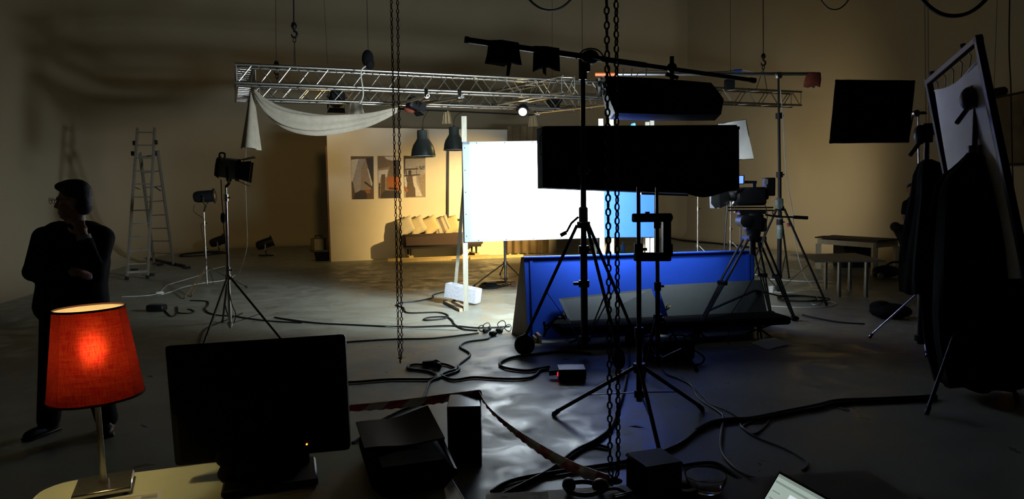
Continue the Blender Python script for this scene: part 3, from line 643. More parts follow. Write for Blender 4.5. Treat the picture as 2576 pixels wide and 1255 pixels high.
tp = lambda k, z=.29, s=0.0: TA + tu * k + ts * s + V((0, 0, z))
y0 = TA.y
h = D(741, 104, 11.35); k0 = (h - TA).dot(tu)
rig_line('black hoist hook and sling carrying the front truss by the chain', 740, 741, 104, 11.35, .012, True, sling=[tp(k0 - .02, .29, 0), tp(k0 + .02, .29, .28)])
rig_line('thin wire with a red-brown hook reaching the middle truss', 694, 697, 196, 12.6, .005, True, sling=[D(697, 212, 12.9)])
rig_line('thin rigging wire down to the black motor bag on the truss', 923, 926, 128, 11.75, .005, False)
rig_line('faint thin wire down to the rear truss behind the hook', 815, 824, 160, 16.0, .004, False)
rig_line('thin wire above the tall crank stand', 1464, 1465, 190, 13.4, .005, False)
rig_line('faint thin wire between the two hanging cable loops', 1389, 1389, 200, 14.0, .004, False)
h = D(1920, 172, 14.4)
rig_line('black hoist hook and sling carrying the truss beside the red sandbag', 1919, 1920, 172, 14.4, .008, True, sling=[D(1902, 226, 14.55), D(1930, 228, 14.6)])
rig_line('faint wire down to the truss over the grey reflector box', 1837, 1838, 212, 14.3, .004, False)
# hanging cable loops from the ceiling
for lab, xs, y, yb, r in (('black cable loop drooping from above near the boom arm', (1333, 1385, 1437), 8.0, 26, .014), ('thin black cable loop drooping from above past the boom end', (2066, 2100, 2135), 9.5, 24, .009), ('thick black cable loop drooping above the tilted diffusion frame', (2318, 2400, 2478), 7.0, 40, .02)):
    a, m_, c = D(xs[0], 0, y), D(xs[1], yb, y), D(xs[2], -2, y); w_ = (c - a) * .5
    sag = a.z - m_.z; hw = w_.x; kk = sag / hw ** 2.2
    pts = [V((m_.x + hw * s_, y, m_.z + kk * abs(hw * s_) ** 2.2)) for s_ in [i / 8 for i in range(-12, 13)]]
    pts = [V((pts[0].x - .12, y, ROOMH)), V((pts[0].x - .1, y, pts[0].z + 1.0))] + pts + [V((pts[-1].x + .1, y, pts[-1].z + 1.0)), V((pts[-1].x + .12, y, ROOMH))]
    cable(pts, r, m_rub, lab, 'hanging_cable', z=1)
p = D(925, 148, 11.75)
t = thing('motor_bag', 'black chain motor bag strapped on top of the front truss', 'bag', p - V((0, 0, .14)))
part('bag', MB().ell(p, (.10, .09, .15)).ell(p + V((.03, 0, -.08)), (.08, .09, .1)), m_blk, t)
part('strap', MB().tube(smooth([p + V((-.03, -.05, -.13)), p + V((-.1, -.1, -.25)), p + V((-.08, -.06, -.6)), p + V((-.16, 0, -.75))], 5), .012, 6), m_wcord, t)
# lamps on the trusses
_mr = MA + ts * .29 + V((0, 0, .29)); _k = min(range(600), key=lambda i: abs((_mr + tu * i * .01).x + .2574 * (_mr + tu * i * .01).y)); _hp = _mr + tu * _k * .01
fresnel('truss_lamp', 'black fresnel lamp hanging inside the truss over the cloth swag', D(848, 246, 14.0), (-.33, .9, -.22), .15, hang=_hp, lit=e_warm2, power=P_LEFT, cone=95)
fresnel('truss_lamp', 'black lamp hanging under the pipes above the nearer pendant', D(1040, 262, 12.6), (.6, .6, -.3), .1, hang=D(1045, 245, 12.6))
fresnel('truss_lamp', 'glowing round warm lamp under the truss facing the studio floor', D(1316, 277, 14.6), (-.1, -.9, -.45), .11, hang=D(1318, 258, 14.6), lit=e_warm, flaps=False, power=P_TRUSS, cone=120)
fresnel('truss_lamp', 'dark lamp on the rear truss above the blue panel', D(1400, 250, 15.6), (-.4, .8, -.5), .11, hang=D(1400, 236, 15.6))
single('reflector_box', MB(frame(D(1835, 212, 14.3), (0, 1, .1))).box((0, 0, 0), (.2, .12, .2), None, .02).box((0, -.07, .0), (.16, .03, .15)), m_bpaint, 'small dark box lamp standing on the truss near the stand pole', 'lamp')
m_tanc = mat('tan_cloth', (.34, .26, .14), .9, var=.1, scale=12)
for lab, x, y, yy, s in (('tan cloth scrap hanging from the pipe between the pendant lamps', 1105, 300, 14.0, .13), ('tan cloth scrap hanging from the black pipe above the curtain', 1338, 303, 16.3, .15)):
    c = f(x) - V((0, 0, s * (.98 if s < .14 else .88)))
    single('cloth_scrap', MB().grid(lambda u, v: c + V(((u - .5) * s * (.75 + 1.0 * v + .12 * math.sin(v * 5)), .03 * math.sin(u * 17), s * (1.0 - 2.0 * v) * (1 if s < .14 else .9))), 16, 6, .003), m_tanc, lab, 'cloth')
for lab, x, y, yy in (('small red cloth bundle clipped under the truss pipes', 1031, 276, 12.7),):
    c = D(x, y, yy); single('cloth_bundle', MB().ell(c, (.11, .06, .06), rot=M.Rotation(.2, 3, 'Y')).ell(c + V((.09, 0, .04)), (.06, .05, .07)), m_red, lab, 'cloth')
_k = min(range(600), key=lambda i: abs((MA + tu * i * .01).x + .2225 * (MA + tu * i * .01).y)); c = MA + tu * _k * .01 - V((0, 0, .17)); single('cloth_scrap', MB().grid(lambda u, v: c + V(((u - .5) * (.22 + .1 * v), .02 * math.sin(u * 12), .17 - .24 * v + .03 * math.sin(u * 9))), 10, 4, .003), m_cloth, 'small white cloth end pegged up behind the drooping swag', 'cloth')
# drooping cloth swag and its hanging tail
sw = smooth([D(641, 234, 11.3), D(668, 268, 11.35), D(715, 297, 11.45), D(780, 312, 11.6), D(850, 311, 11.8), D(930, 300, 12.1), D(1001, 276, 12.4)], 8)
wd = [.02 + .20 * math.sin(math.pi * min(1, i / (len(sw) - 1) * .93 + .05)) ** .8 for i in range(len(sw))]
def swag(u, v):
    i = min(int(u * (len(sw) - 1)), len(sw) - 2); k = u * (len(sw) - 1) - i; p = sw[i].lerp(sw[i + 1], k); ww = wd[i] * (1 - k) + wd[i + 1] * k
    a = v * math.pi * 1.15 - .15; fold = 1 + .16 * math.sin(v * 19 + u * 5)
    return p + V((.25 * ww * math.sin(a) * .3, -ww * .45 * math.sin(a) * fold, ww * .75 * math.cos(a) * fold))
single('cloth_swag', MB().grid(swag, 60, 22, .004), m_cloth, 'long cream cloth swag drooping below the front truss', 'cloth')
tc = D(630, 232, 11.35)
def tail(u, v):
    p = D(633 + (631 - 633) * v + (-4 + (-19) * v) * math.cos(u * 2 * math.pi) * 1.0, 234 + (375 - 234) * v, 11.35)
    return p + V((.02 * math.sin(u * 25) * (.3 + v), -.10 * (.25 + .75 * v) * math.sin(u * 2 * math.pi) * (1 + .3 * math.sin(u * 31)), .02 * math.sin(u * 9) * v))
single('cloth_tail', MB().grid(tail, 48, 14, .004), m_cloth, 'cream cloth tail hanging straight down at the corner of the truss', 'cloth')
cable([tc + V((-.02, .05, .1)), D(618, 400, 11.4), D(621, 560, 11.5), D(622, 612, 11.6), D(615, 650, 11.7), D(600, 690, 12.0)], .004, m_gcord, 'thin pale control cord dangling from the cloth tail to the floor', 'hanging_cable', z=1)

# ================================================================== chains
def link_mesh(L, wdt, r, name, mtl):
    pts = []; h = L / 2 - r; q = wdt / 2 - r
    for a in (0, 60, 120, 180): pts.append(V((math.cos(math.radians(a)) * q, 0, h - q + math.sin(math.radians(a)) * q)))
    for a in (180, 240, 300, 360): pts.append(V((math.cos(math.radians(a)) * q, 0, -(h - q) + math.sin(math.radians(a)) * q)))
    return mesh_of(name, MB().tube(pts, r, 4, True), mtl, 60)
def chain(label, xs0, xs1, ybot, y, pitch, wdt, r, zfull, mtl, cat='chain', end=None):
    b0, b1 = D(xs0[1], ybot - 30, y), D(xs1[1], ybot - 30, y); bt = D((xs0[1] + xs1[1]) / 2, ybot, y)
    t = thing('hoist_chain', label, cat, bt)
    L = pitch + 2 * r; me = link_mesh(L, wdt, r, 'chain_link', mtl)
    tops = []
    for x0, b in ((xs0[0], b0), (xs1[0], b1)):
        a = D(x0, 0, y); d = (a - b).normalized(); tops.append(b + d * ((ROOMH - b.z) / d.z))
    path = [tops[0], b0, bt, b1, tops[1]]
    seg = []; 
    for i in range(4):
        seg.append((path[i], path[i + 1]))
    pos = []; carry = 0.0
    for a, b in seg:
        d = b - a; n = d.length; s = carry
        while s < n: pos.append((a + d * (s / n), d.normalized())); s += pitch
        carry = s - n
    rest = MB(); v0 = [V(v.co) for v in me.vertices]; f0 = [tuple(p.vertices) for p in me.polygons]
    for i, (p, d) in enumerate(pos):
        m = frame(p, V((0, -1, 0)) if abs(d.y) < .9 else V((1, 0, 0)), d) @ M.Rotation(math.radians(20 + 90 * (i % 2)), 4, 'Z')
        if p.z < zfull:
            o = bpy.data.objects.new('chain_link', me); COL.objects.link(o); o.parent = t; o.matrix_local = M.Translation(p - bt) @ m.to_3x3().to_4x4()
        else: rest.m = m; rest.add(v0, f0)
    o = part('chain_upper_run', rest, mtl, t); o['kind'] = 'stuff'
    return t, bt
m_chb = mat('black_chain', (.012, .012, .012), .5, .3, var=.3, scale=60)
_, ch_bot = chain('heavy black hoist chain loop in front of the crank stand, barrier tape at its end', (1526, 1535), (1550, 1555.5), 1214, 2.35, .0242, .0215, .0036, 2.42, m_chb)
chain('thin dark hoist chain loop hanging in front of the posters', (984, 1003), (1000, 1011), 909, 4.15, .0243, .0185, .003, 2.95, m_steel)
t = thing('hoist_chain', 'faint fine hoist chain loop behind the black flag stand', 'chain', D(2334, 425, 11.0))
mb = MB(); lk = link_mesh(.034, .018, .003, 'chain_link', m_steel); v0 = [V(v.co) for v in lk.vertices]; f0 = [tuple(p.vertices) for p in lk.polygons]
for x0, x1 in ((2326, 2331), (2334.5, 2338)):
    a, b = D(x0, 0, 11.0), D(x1, 425, 11.0); d = (a - b).normalized(); a = b + d * ((ROOMH - b.z) / d.z); n = int((a - b).length / .028)
    for i in range(n): mb.m = frame(a.lerp(b, i / n), (0, -1, 0), d) @ M.Rotation(math.radians(90 * (i % 2)), 4, 'Z'); mb.add(v0, f0)
o = part('chain_links', mb, m_steel, t); o['kind'] = 'stuff'
# steel ball hook seen at the heavy chain
# ================================================================== ladder
LA = [G(319, 704), G(371, 701)]; ly = (LA[0].y + LA[1].y) / 2
t = thing('step_ladder', 'aluminium extension stepladder standing by the rounded studio corner', 'ladder', (LA[0] + LA[1]) / 2)
def ladder_side(b0, b1, t0, t1, n, r0, nm, skip=0):
    for b, tt in ((b0, t0), (b1, t1)):
        part('rail', MB().bar(b, tt, .028, .075, (0, 1, 0)), m_alu2, t); part('rail_foot', MB().bar(b, b + (tt - b).normalized() * .07, .04, .09, (0, 1, 0)), m_rub, t)
    for i in range(n):
        k = r0 + (1 - r0 - .03) * i / (n - 1); part('rung', MB().bar(b0.lerp(t0, k), b1.lerp(t1, k), .034, .026), m_alu2, t)
m_alu2 = mat('dull_aluminium', (.24, .22, .18), .5, .5, var=.1, scale=20)
ladder_side(LA[0], LA[1], D(346, 322, ly + .75), D(389, 322, ly + .75), 11, .1, 'front')
rb = G(437, 668); rb2 = G(388, 664); ladder_side(rb2, rb, D(352, 385, ly + .72), D(397, 380, ly + .72), 8, .12, 'rear')
for p, q in (((336, 470), (352, 476)), ((390, 470), (404, 480))): part('hinge_stay', MB().bar(D(*p, ly + .5), D(*q, ly + .95), .02, .012), m_iron, t)
for px, py in ((334, 386), (391, 385), (338, 360), (392, 358)): part('hinge_bracket', MB().box(D(px, py, ly + .72), (.05, .08, .1), None, .01), m_rub, t)
part('stabiliser_bar', MB().bar(G(370, 652) + V((0, 0, .04)), G(470, 674) + V((0, 0, .04)), .05, .06), m_bpaint, t)
part('stabiliser_bar', MB().bar(LA[0] + V((-.02, .02, .16)), LA[1] + V((.02, .02, .16)), .03, .05), m_alu2, t)
for px, py in ((470, 676), (338, 682), (378, 694), (402, 668)): part('stabiliser_foot', MB().box(G(px, py) + V((0, 0, .03)), (.16, .1, .058), None, .015), m_rub, t)
# ================================================================== lamps on stands at the ladder side
fa = G(580, 848); fy = fa.y
apex = D(574, 697, fy); top = D(568, 470, fy)
s1 = stand('light_stand', 'tall black and chrome light stand holding the fresnel with barn doors', top, apex, [G(500, 905), G(712, 862), G(560, 812)], .17, .019, m_chrome, m_bpaint, joints=(.42, .93), rleg=.013)
c = D(575, 425, fy)
fresnel('fresnel_lamp', 'fresnel lamp with silver side panels and barn doors on the tall stand', c, (1, .28, -.16), .125, yoke_to=top, silver=True)
cable([D(556, 452, fy), D(558, 500, fy - .02), D(561, 535, fy - .02), D(563, 575, fy - .03), D(570, 640, fy - .03), D(572, 700, fy - .03), D(582, 760, fy - .06), D(593, 790, fy - .06), D(588, 812, fy - .05)], .006, m_rub, 'black lamp cord with inline switch running down the tall stand', 'lamp_cord', z=1)
p = D(561, 548, fy - .02); single('cord_switch', MB().ell(p, (.03, .02, .065)), m_bplast, 'black inline switch block on the cord of the tall stand', 'switch')
fb = G(520, 722); by = fb.y
top2 = D(513, 533, by); ap2 = D(519, 672, by)
stand('light_stand', 'slim chrome light stand holding the black cylindrical spotlight', top2, ap2, [G(462, 752), G(480, 746), G(622, 724)], .12, .016, m_nickel, m_nickel, joints=(.5, .85), rleg=.009)
fresnel('profile_spotlight', 'black cylindrical spotlight with rounded back on the slim chrome stand', D(517, 494, by), (1, .15, .06), .125, yoke_to=top2, flaps=False, round_body=True)
cable([D(489, 515, by), D(487, 530, by), D(497, 540, by), D(510, 548, by), D(512, 560, by), D(506, 568, by), D(511, 600, by - .02), D(516, 640, by - .03), D(522, 665, by - .04), D(534, 700, by - .08), D(536, 715, by - .1)], .006, m_rub, 'black cord looping down the slim chrome stand', 'lamp_cord', z=1)
# two lamps on floor stands
for lab, px, py, aim in (('black lamp on a low floor bracket behind the chrome stand', 550, 606, (1, .2, .35)), ('black lamp on a low floor bracket alone near the back wall', 668, 612, (1, .3, .35))):
    g = G(px, py + 32); c = D(px, py, g.y)
    tt = fresnel('floor_lamp_head', lab, c, aim, .16, yoke_to=V((c.x, c.y, c.z - .26)), flaps=False, round_body=True)
    part('floor_foot', MB().bar(V((c.x - .22, c.y, .02)), V((c.x + .22, c.y, .02)), .05, .035).bar(V((c.x, c.y - .2, .02)), V((c.x, c.y + .2, .02)), .05, .035).tube([V((c.x, c.y, .02)), V((c.x, c.y, c.z - .25))], .015, 8), m_bpaint, tt)
# cases behind the set wall
g = G(800, 632); t = thing('equipment_case', 'pale equipment case with a carry handle behind the set wall edge', 'case', g)
part('body', MB().box(g + V((0, .1, .22)), (.44, .3, .42), None, .02), m_canvas, t); part('front_panel', MB().box(g + V((.06, -.055, .22)), (.3, .02, .36)), m_cloth, t)
part('handle', MB().tube(smooth([g + V((-.1, .1, .43)), g + V((-.1, .1, .5)), g + V((.1, .1, .5)), g + V((.1, .1, .43))], 3), .015, 8), m_bplast, t)
g = G(812, 656); t = thing('plastic_crate', 'dark grey crate standing by the corner of the set wall', 'crate', g)
part('shell', MB().hexa([g + V((x, y, .0)) for x, y in ((-.15, -.12), (.15, -.12), (.15, .14), (-.15, .14))], [g + V((x, y, .26)) for x, y in ((-.19, -.15), (.19, -.15), (.19, .17), (-.19, .17))]), m_bplast, t)
part('rim', MB().box(g + V((0, .01, .265)), (.42, .36, .03), None, .01), m_grey, t)
# stand behind the white screen
g = G(1271, 712); ap = D(1271, 662, g.y)
stand('light_stand', 'silver light stand with low legs standing behind the white screen', V((g.x, g.y, 1.9)), ap, [G(1190, 722), G(1326, 716), G(1258, 690)], .09, .024, m_alu, m_alu, rleg=.013)
fresnel('fresnel_lamp', 'black fresnel lamp on the silver stand hidden behind the white screen', V((g.x, g.y, 2.08)), (-.7, .8, -.3), .1, yoke_to=V((g.x, g.y, 1.9)))
# stands with warm lamps behind the black bank, turned to the set and to the wall
for lab, px, y, z, aim, pw, cone, foot, lab2 in (('thin silver stand with knobs in front of the warm wall patch', 1755, 14.4, 2.6, None, P_SET, 45, .8, 'warm fresnel lamp hidden behind the black bank, aimed at the daybed'),
                                        ('silver stand behind the film camera', 1837, 15.5, 1.62, (.5, 1, .06), P_WALL, 135, .8, 'warm fresnel lamp behind the film camera facing the side wall')):
    b = D(px, 585, y); b = V((b.x, b.y, 0)); tt = V((b.x, b.y, z))
    stand('light_stand', lab, tt, V((b.x, b.y, .55)), [b + V((.5, -.2, 0)), b + V((-.45, -.3, 0)), b + V((0, .55, 0))], .15, .02, m_alu, m_alu, joints=(.5,))
    c = tt + V((0, 0, .17)); a = aim or (V((-1.15, 19.3, .95)) - c)
    fresnel('fresnel_lamp', lab2, c, a, .12, yoke_to=tt, lit=e_warm2, power=pw, col=(WARM if aim is None else (1.0, .82, .52)), cone=cone, flaps=True)
b = D(1863, 560, 12.0); b = V((b.x, b.y, 0)); stand('light_stand', 'short chrome stand right behind the film camera head', V((b.x, b.y, 1.15)), V((b.x, b.y, .5)), [b + V((.4, -.2, 0)), b + V((-.4, -.2, 0)), b + V((0, .45, 0))], .12, .018, m_chrome, m_chrome, joints=(.6,))
q = [D(1806, 312, 11.5), D(1877, 301, 11.5), D(1895, 399, 11.5), D(1812, 404, 11.5)]
t = thing('white_reflector', 'tilted white cloth reflector peeking out behind the large black bank', 'reflector', V((q[3].x, 11.5, 0)))
part('cloth', MB().grid(lambda u, v: q[0].lerp(q[1], u).lerp(q[3].lerp(q[2], u), v) + V((0, .02 * math.sin(u * 7 + v * 4), 0)), 12, 12, .004), m_white, t)
part('frame', MB().tube([p + V((0, .02, 0)) for p in q], .012, 8, True), m_bpaint, t)
part('support_pole', MB().tube([V((q[0].x + .1, 11.56, 0)), q[0].lerp(q[2], .4) + V((0, .05, 0))], .016, 8), m_bpaint, t)
for a in (0, 2.1, 4.2): part('leg', MB().tube([V((q[0].x + .1, 11.56, .5)), V((q[0].x + .1 + .4 * math.cos(a), 11.56 + .4 * math.sin(a), .01))], .01, 8), m_bpaint, t)

# ================================================================== crank stand with boom arm
w1, w2, w3 = G(1320, 893), G(1555, 928), G(1592, 872)
cb = V((D(1471, 842, 6.85).x, 6.85, 0)); ap = D(1468, 566, 6.85)
bp = D(1466, 146, 6.85)
t = stand('crank_stand', 'tall black crank stand on casters with a boom arm above the bench', bp, ap, [w1, w2, w3], .18, .036, m_bpaint, m_bpaint, cat='crank stand', wheels=.17, rleg=.017, joints=(.34, .62))
c = D(1466, 540, 6.82); part('crank_housing', MB().box(c + V((0, -.03, 0)), (.09, .09, .16), None, .015), m_nickel, t)
part('crank_handle', MB().tube([c + V((-.05, -.06, -.02)), c + V((-.12, -.07, -.08)), c + V((-.17, -.07, -.17))], .012, 8).tube([c + V((-.17, -.07, -.17)), c + V((-.23, -.07, -.20))], .02, 10), m_bpaint, t)
part('lock_ring', MB().tube([D(1469, 705, 6.85), D(1469, 722, 6.85)], .055, 14).box(D(1455, 713, 6.82), (.1, .05, .03)), m_bpaint, t)
part('head_clamp', MB().tube([D(1466, 135, 6.82), D(1466, 200, 6.84)], .042, 12).box(D(1478, 165, 6.8), (.05, .05, .12), None, .01), m_bpaint, t)
A, B = D(1169, 100, 6.5), D(1900, 203, 7.15)
t = thing('boom_arm', 'long black boom arm pipe sloping across the crank stand top', 'boom arm', A.lerp(B, .4))
part('boom_pipe', MB().pipe(A, A.lerp(B, .6), .028, .2, 16), m_bpaint, t)
part('boom_extension', MB().pipe(A.lerp(B, .58), B, .022, .2, 16), m_bpaint, t)
part('end_cap', MB().tube([A, A + (B - A) * .012], .034, 16), m_rub, t); part('end_cap', MB().tube([B - (B - A) * .02, B], .028, 14), m_rub, t)
jc = A.lerp(B, (1466 - 1169) / 731.0); part('pivot_clamp', MB().ell(jc + V((0, -.02, 0)), (.09, .06, .07)).tube([jc + V((.02, -.1, -.02)), jc + V((.1, -.12, -.05))], .01, 8), m_bpaint, t)
for x in (.03, -.03): part('loop_cord', MB().tube(smooth([jc + V((-.14, -.04, -.02)), jc + V((-.06, -.06, .06)), jc + V((.06, -.06, .06)), jc + V((.14, -.04, -.03)), jc + V((.22, -.05, -.3)), jc + V((.24, -.04, -.42))], 6), .008, 6), m_rub, t)
def sandbag(label, pts, y, m, th=.05, name='sandbag', tabs=()):
    P = [D(px, py, y) for px, py in pts]; t = thing(name, label, 'sandbag', min(P, key=lambda p: p.z))
    n = len(P); cen = sum(P, V((0, 0, 0))) / n
    mb = MB(); fr = [p + V((0, -th * .15, 0)) for p in P]; mb_v = [cen + V((0, -th, 0))] + [p.lerp(cen, .35) + V((0, -th * .8, 0)) for p in P] + P + [p.lerp(cen, .35) + V((0, th * .8, 0)) for p in P] + [cen + V((0, th, 0))]
    fs = []
    for i in range(n):
        j = (i + 1) % n
        fs += [(0, 1 + i, 1 + j), (1 + i, 1 + n + i, 1 + n + j, 1 + j), (1 + n + i, 1 + 2 * n + i, 1 + 2 * n + j, 1 + n + j), (1 + 2 * n + i, 1 + 3 * n, 1 + 2 * n + j)]
    mb.add(mb_v, fs); part('bag', mb, m, t, ang=80)
    for tb in tabs: part('strap', MB().plate([D(px, py, y + .01) for px, py in tb], .006, (0, 1, 0)), m, t)
    return t
by_ = A.lerp(B, .13).y
sandbag('black sandbag with a dangling strap hung nearest the boom end', [(1229, 101), (1262, 100), (1305, 107), (1308, 135), (1313, 164), (1300, 163), (1284, 158), (1268, 168), (1240, 163), (1219, 160), (1225, 135)], by_, m_blk, .05, tabs=[[(1276, 160), (1287, 158), (1281, 191), (1273, 190)]])
sandbag('black sandbag hung on the boom beside the crank stand', [(1342, 115), (1375, 116), (1407, 121), (1408, 150), (1409, 180), (1396, 178), (1380, 170), (1358, 174), (1340, 182), (1341, 150)], A.lerp(B, .28).y, m_blk, .05, tabs=[[(1364, 170), (1374, 170), (1374, 190), (1366, 184)]])
# upper light bank under the boom
by2 = 6.95; out = [(1521, 191), (1660, 197), (1789, 208), (1806, 228), (1821, 250), (1814, 287), (1690, 288), (1547, 284), (1536, 256)]
Pb = [D(px, py, by2) for px, py in out]; cen = sum(Pb, V((0, 0, 0))) / len(Pb)
t = thing('light_bank', 'upper black fluorescent light bank hanging from the boom arm', 'light bank', cen - V((0, 0, .25)))
aim2 = V((-.45, .86, -.36)).normalized()
part('housing', MB().hexa(Pb[::-1], [cen + (p - cen) * 1.03 + V((0, .26, -.03)) for p in Pb][::-1]), m_bpaint, t)
q = [D(1536, 258, by2 - .03), D(1819, 260, by2 - .03), D(1813, 288, by2 + .10), D(1547, 284, by2 + .10)]; part('lower_flap', MB().plate(q, .008, (0, 1, 0)), m_bplast, t)
q = [D(1536, 258, by2 - .01), D(1819, 260, by2 - .01)]; part('flap_hinge', MB().tube(q, .008, 8), m_bpaint, t)
part('diffuser', MB().hexa([cen + (p - cen) * .9 + V((0, .292, -.03)) for p in Pb][::-1], [cen + (p - cen) * .9 + V((0, .30, -.03)) for p in Pb][::-1]), e_cool, t)
lamp('AREA', 'bank_light', cen + V((0, .34, -.03)), (-.30, .78, -.55), P_BANK_HIGH, COOL, t, shape='RECTANGLE', size=1.1, size_y=.32, spread=math.radians(112))
h = D(1690, 170, by2); part('hanger', MB().tube([h + V((0, 0, .11)), D(1690, 200, by2)], .022, 12).ell(h, (.05, .06, .05)).tube([D(1675, 186, by2), D(1706, 196, by2)], .02, 8), m_bpaint, t)
part('colour_gel', MB().plate([D(1569, 284, by2 + .12), D(1603, 285, by2 + .12), D(1602, 291, by2 + .12), D(1567, 290, by2 + .12)], .002, (0, 1, 0)), mat('pale_blue_gel', (.25, .45, .75), .4, var=.05), t)
m_film = mat('crinkled_film', (.55, .62, .68), .25, var=.2, scale=30, bump=.8, bscale=30)
def crk(u, v):
    return D(1526 - 22 * u * (1 - .4 * v) + 3 * math.sin(v * 11), 191 + 48 * v, by2 + .05) + V((0, .22 * u + .02 * math.sin(u * 17 + v * 13), .012 * math.sin(u * 23)))
part('film_wrap', MB().grid(crk, 12, 14, .002), m_film, t)
for x0, y0_, x1, y1 in ((1513, 205, 1512, 236), (1518, 212, 1520, 230)): part('film_strip', MB().tube([D(x0, y0_, by2), D(x1, y1, by2 - .02)], .004, 6), m_wcord, t)
# lower big light bank on its own stand
f1, f2, f3 = G(1391, 1046), G(1768, 1032), G(1665, 1168)
cb = (f1 + f2 + f3) / 3; cb = V((D(1608, 1000, 4.72).x, 4.72, 0)); ap = D(1608, 926, 4.72)
stand('light_stand', 'black wide-legged stand below the large light bank, carrying the ballast unit', D(1606, 470, 4.72), ap, [f1, f2, f3], D(1608, 988, 4.72).z, .021, m_bpaint, m_bpaint, joints=(.33, .72), rleg=.014)
yb = 7.12; out = [(1363, 320), (1372, 317), (1853, 314), (1859, 324), (1860, 476), (1800, 488), (1640, 483), (1365, 472)]
Pb = [D(px, py, yb) for px, py in out]; cen = sum(Pb, V((0, 0, 0))) / len(Pb)
t = thing('light_bank', 'large black soft-sided light bank mounted behind the crank stand pole', 'light bank', cen - V((0, 0, .25)))
part('housing', MB().hexa(Pb[::-1], [cen + (p - cen) * 1.02 + V((-.02, .22, .0)) for p in Pb][::-1]), m_blk, t)
part('diffuser', MB().hexa([cen + (p - cen) * .93 + V((-.02, .222, 0)) for p in Pb][::-1], [cen + (p - cen) * .93 + V((-.02, .235, 0)) for p in Pb][::-1]), e_cool, t)
lamp('AREA', 'bank_light', cen + V((-.45, .27, .10)), (-.3, 1, -.34), P_BANK_LOW, COOL, t, shape='RECTANGLE', size=1.05, size_y=.42, spread=math.radians(118))
part('bottom_rail', MB().bar(D(1612, 487, yb - .02), D(1730, 491, yb - .02), .05, .02), m_nickel, t)
part('side_loop', MB().tube(smooth([D(1363, 335, yb), D(1358, 350, yb), D(1359, 385, yb), D(1363, 388, yb), D(1364, 360, yb)], 4), .005, 6), m_rub, t)
part('corner_tab', MB().box(D(1857, 322, yb), (.02, .04, .03)), m_blk, t)
for py in (360, 440): part('mount_bracket', MB().bar(D(1467, py, 6.86), D(1467, py, yb + .02), .06, .06), m_bpaint, t)
part('cloth_skirt', MB().grid(lambda u, v: D(1730 + 125 * u, 478 + (10 + 8 * math.sin(u * 5) + (26 if u > .5 else 0) * 0) * v, yb - .012 + .02 * math.sin(u * 9)), 16, 3, .004), m_blk, t)
t = thing('ballast_unit', 'black ballast unit with two clamp arms fixed between the stand poles', 'ballast', D(1640, 660, 4.78))
part('upper_arm', MB().bar(D(1592, 548, 4.7), D(1688, 547, 4.78), .05, .06, (0, 0, 1), .008), m_bplast, t)
part('lower_arm', MB().bar(D(1597, 646, 4.7), D(1686, 646, 4.78), .05, .06, (0, 0, 1), .008), m_bplast, t)
part('body', MB().box(D(1676, 600, 4.8), (.055, .08, .30), None, .01).box(D(1684, 628, 4.8), (.03, .09, .09), None, .006), m_bplast, t)
part('clamp_knob', MB().ell(D(1682, 547, 4.75), (.03, .04, .03)), m_bplast, t); part('clamp_lever', MB().box(D(1628, 536, 4.72), (.03, .03, .02)), m_bplast, t)
# second black stand with bags at its foot
b = D(1655, 870, 6.2); b = V((b.x, 6.2, 0))
stand('light_stand', 'black stand with a slim pole behind the ballast unit', D(1652, 470, 6.2), D(1655, 800, 6.2), [b + V((-.18, -.25, 0)), b + V((.35, -.05, 0)), b + V((-.05, .4, 0))], .12, .022, m_bpaint, m_bpaint, joints=(.45, .8), rleg=.011)
g = G(1640, 908); single('sandbag', MB().ell(g + V((0, 0, .1)), (.09, .13, .11)).ell(g + V((.03, .1, .08)), (.09, .1, .085)), m_blk, 'black sandbag slumped at the foot of the slim black stand', 'sandbag')
g = G(1710, 912); t = thing('tool_bag', 'black tool bag with a carry handle on the floor', 'bag', g)
part('body', MB().box(g + V((0, .1, .11)), (.30, .2, .20), None, .03), m_blk, t); part('handle', MB().tube(smooth([g + V((-.07, .1, .2)), g + V((-.06, .1, .245)), g + V((.06, .1, .245)), g + V((.07, .1, .2))], 4), .010, 8), m_bplast, t)
part('strap', MB().tube(smooth([g + V((.14, .0, .12)), g + V((.22, -.05, .06)), g + V((.16, -.12, .012)), g + V((0, -.1, .012))], 5), .009, 6), m_rub, t)
g = G(1440, 957); t = thing('power_box', 'small grey metal power box with a red switch on the floor', 'power box', g)
part('case', MB().box(g + V((0, .1, .052)), (.245, .2, .09), None, .006), m_silver, t); part('front_plate', MB().box(g + V((0, -.003, .05)), (.24, .008, .08)), m_bplast, t)
part('switch', MB().box(g + V((-.126, .03, .05)), (.012, .03, .03)), e_redled, t); part('socket', MB().tube([g + V((-.12, .1, .05)), g + V((-.2, .1, .045))], .025, 10), m_bplast, t)
for sx in (-.1, .1):
    for sy in (.02, .18): part('rubber_foot', MB().tube([g + V((sx, sy, 0)), g + V((sx, sy, .008))], .012, 8), m_rub, t)
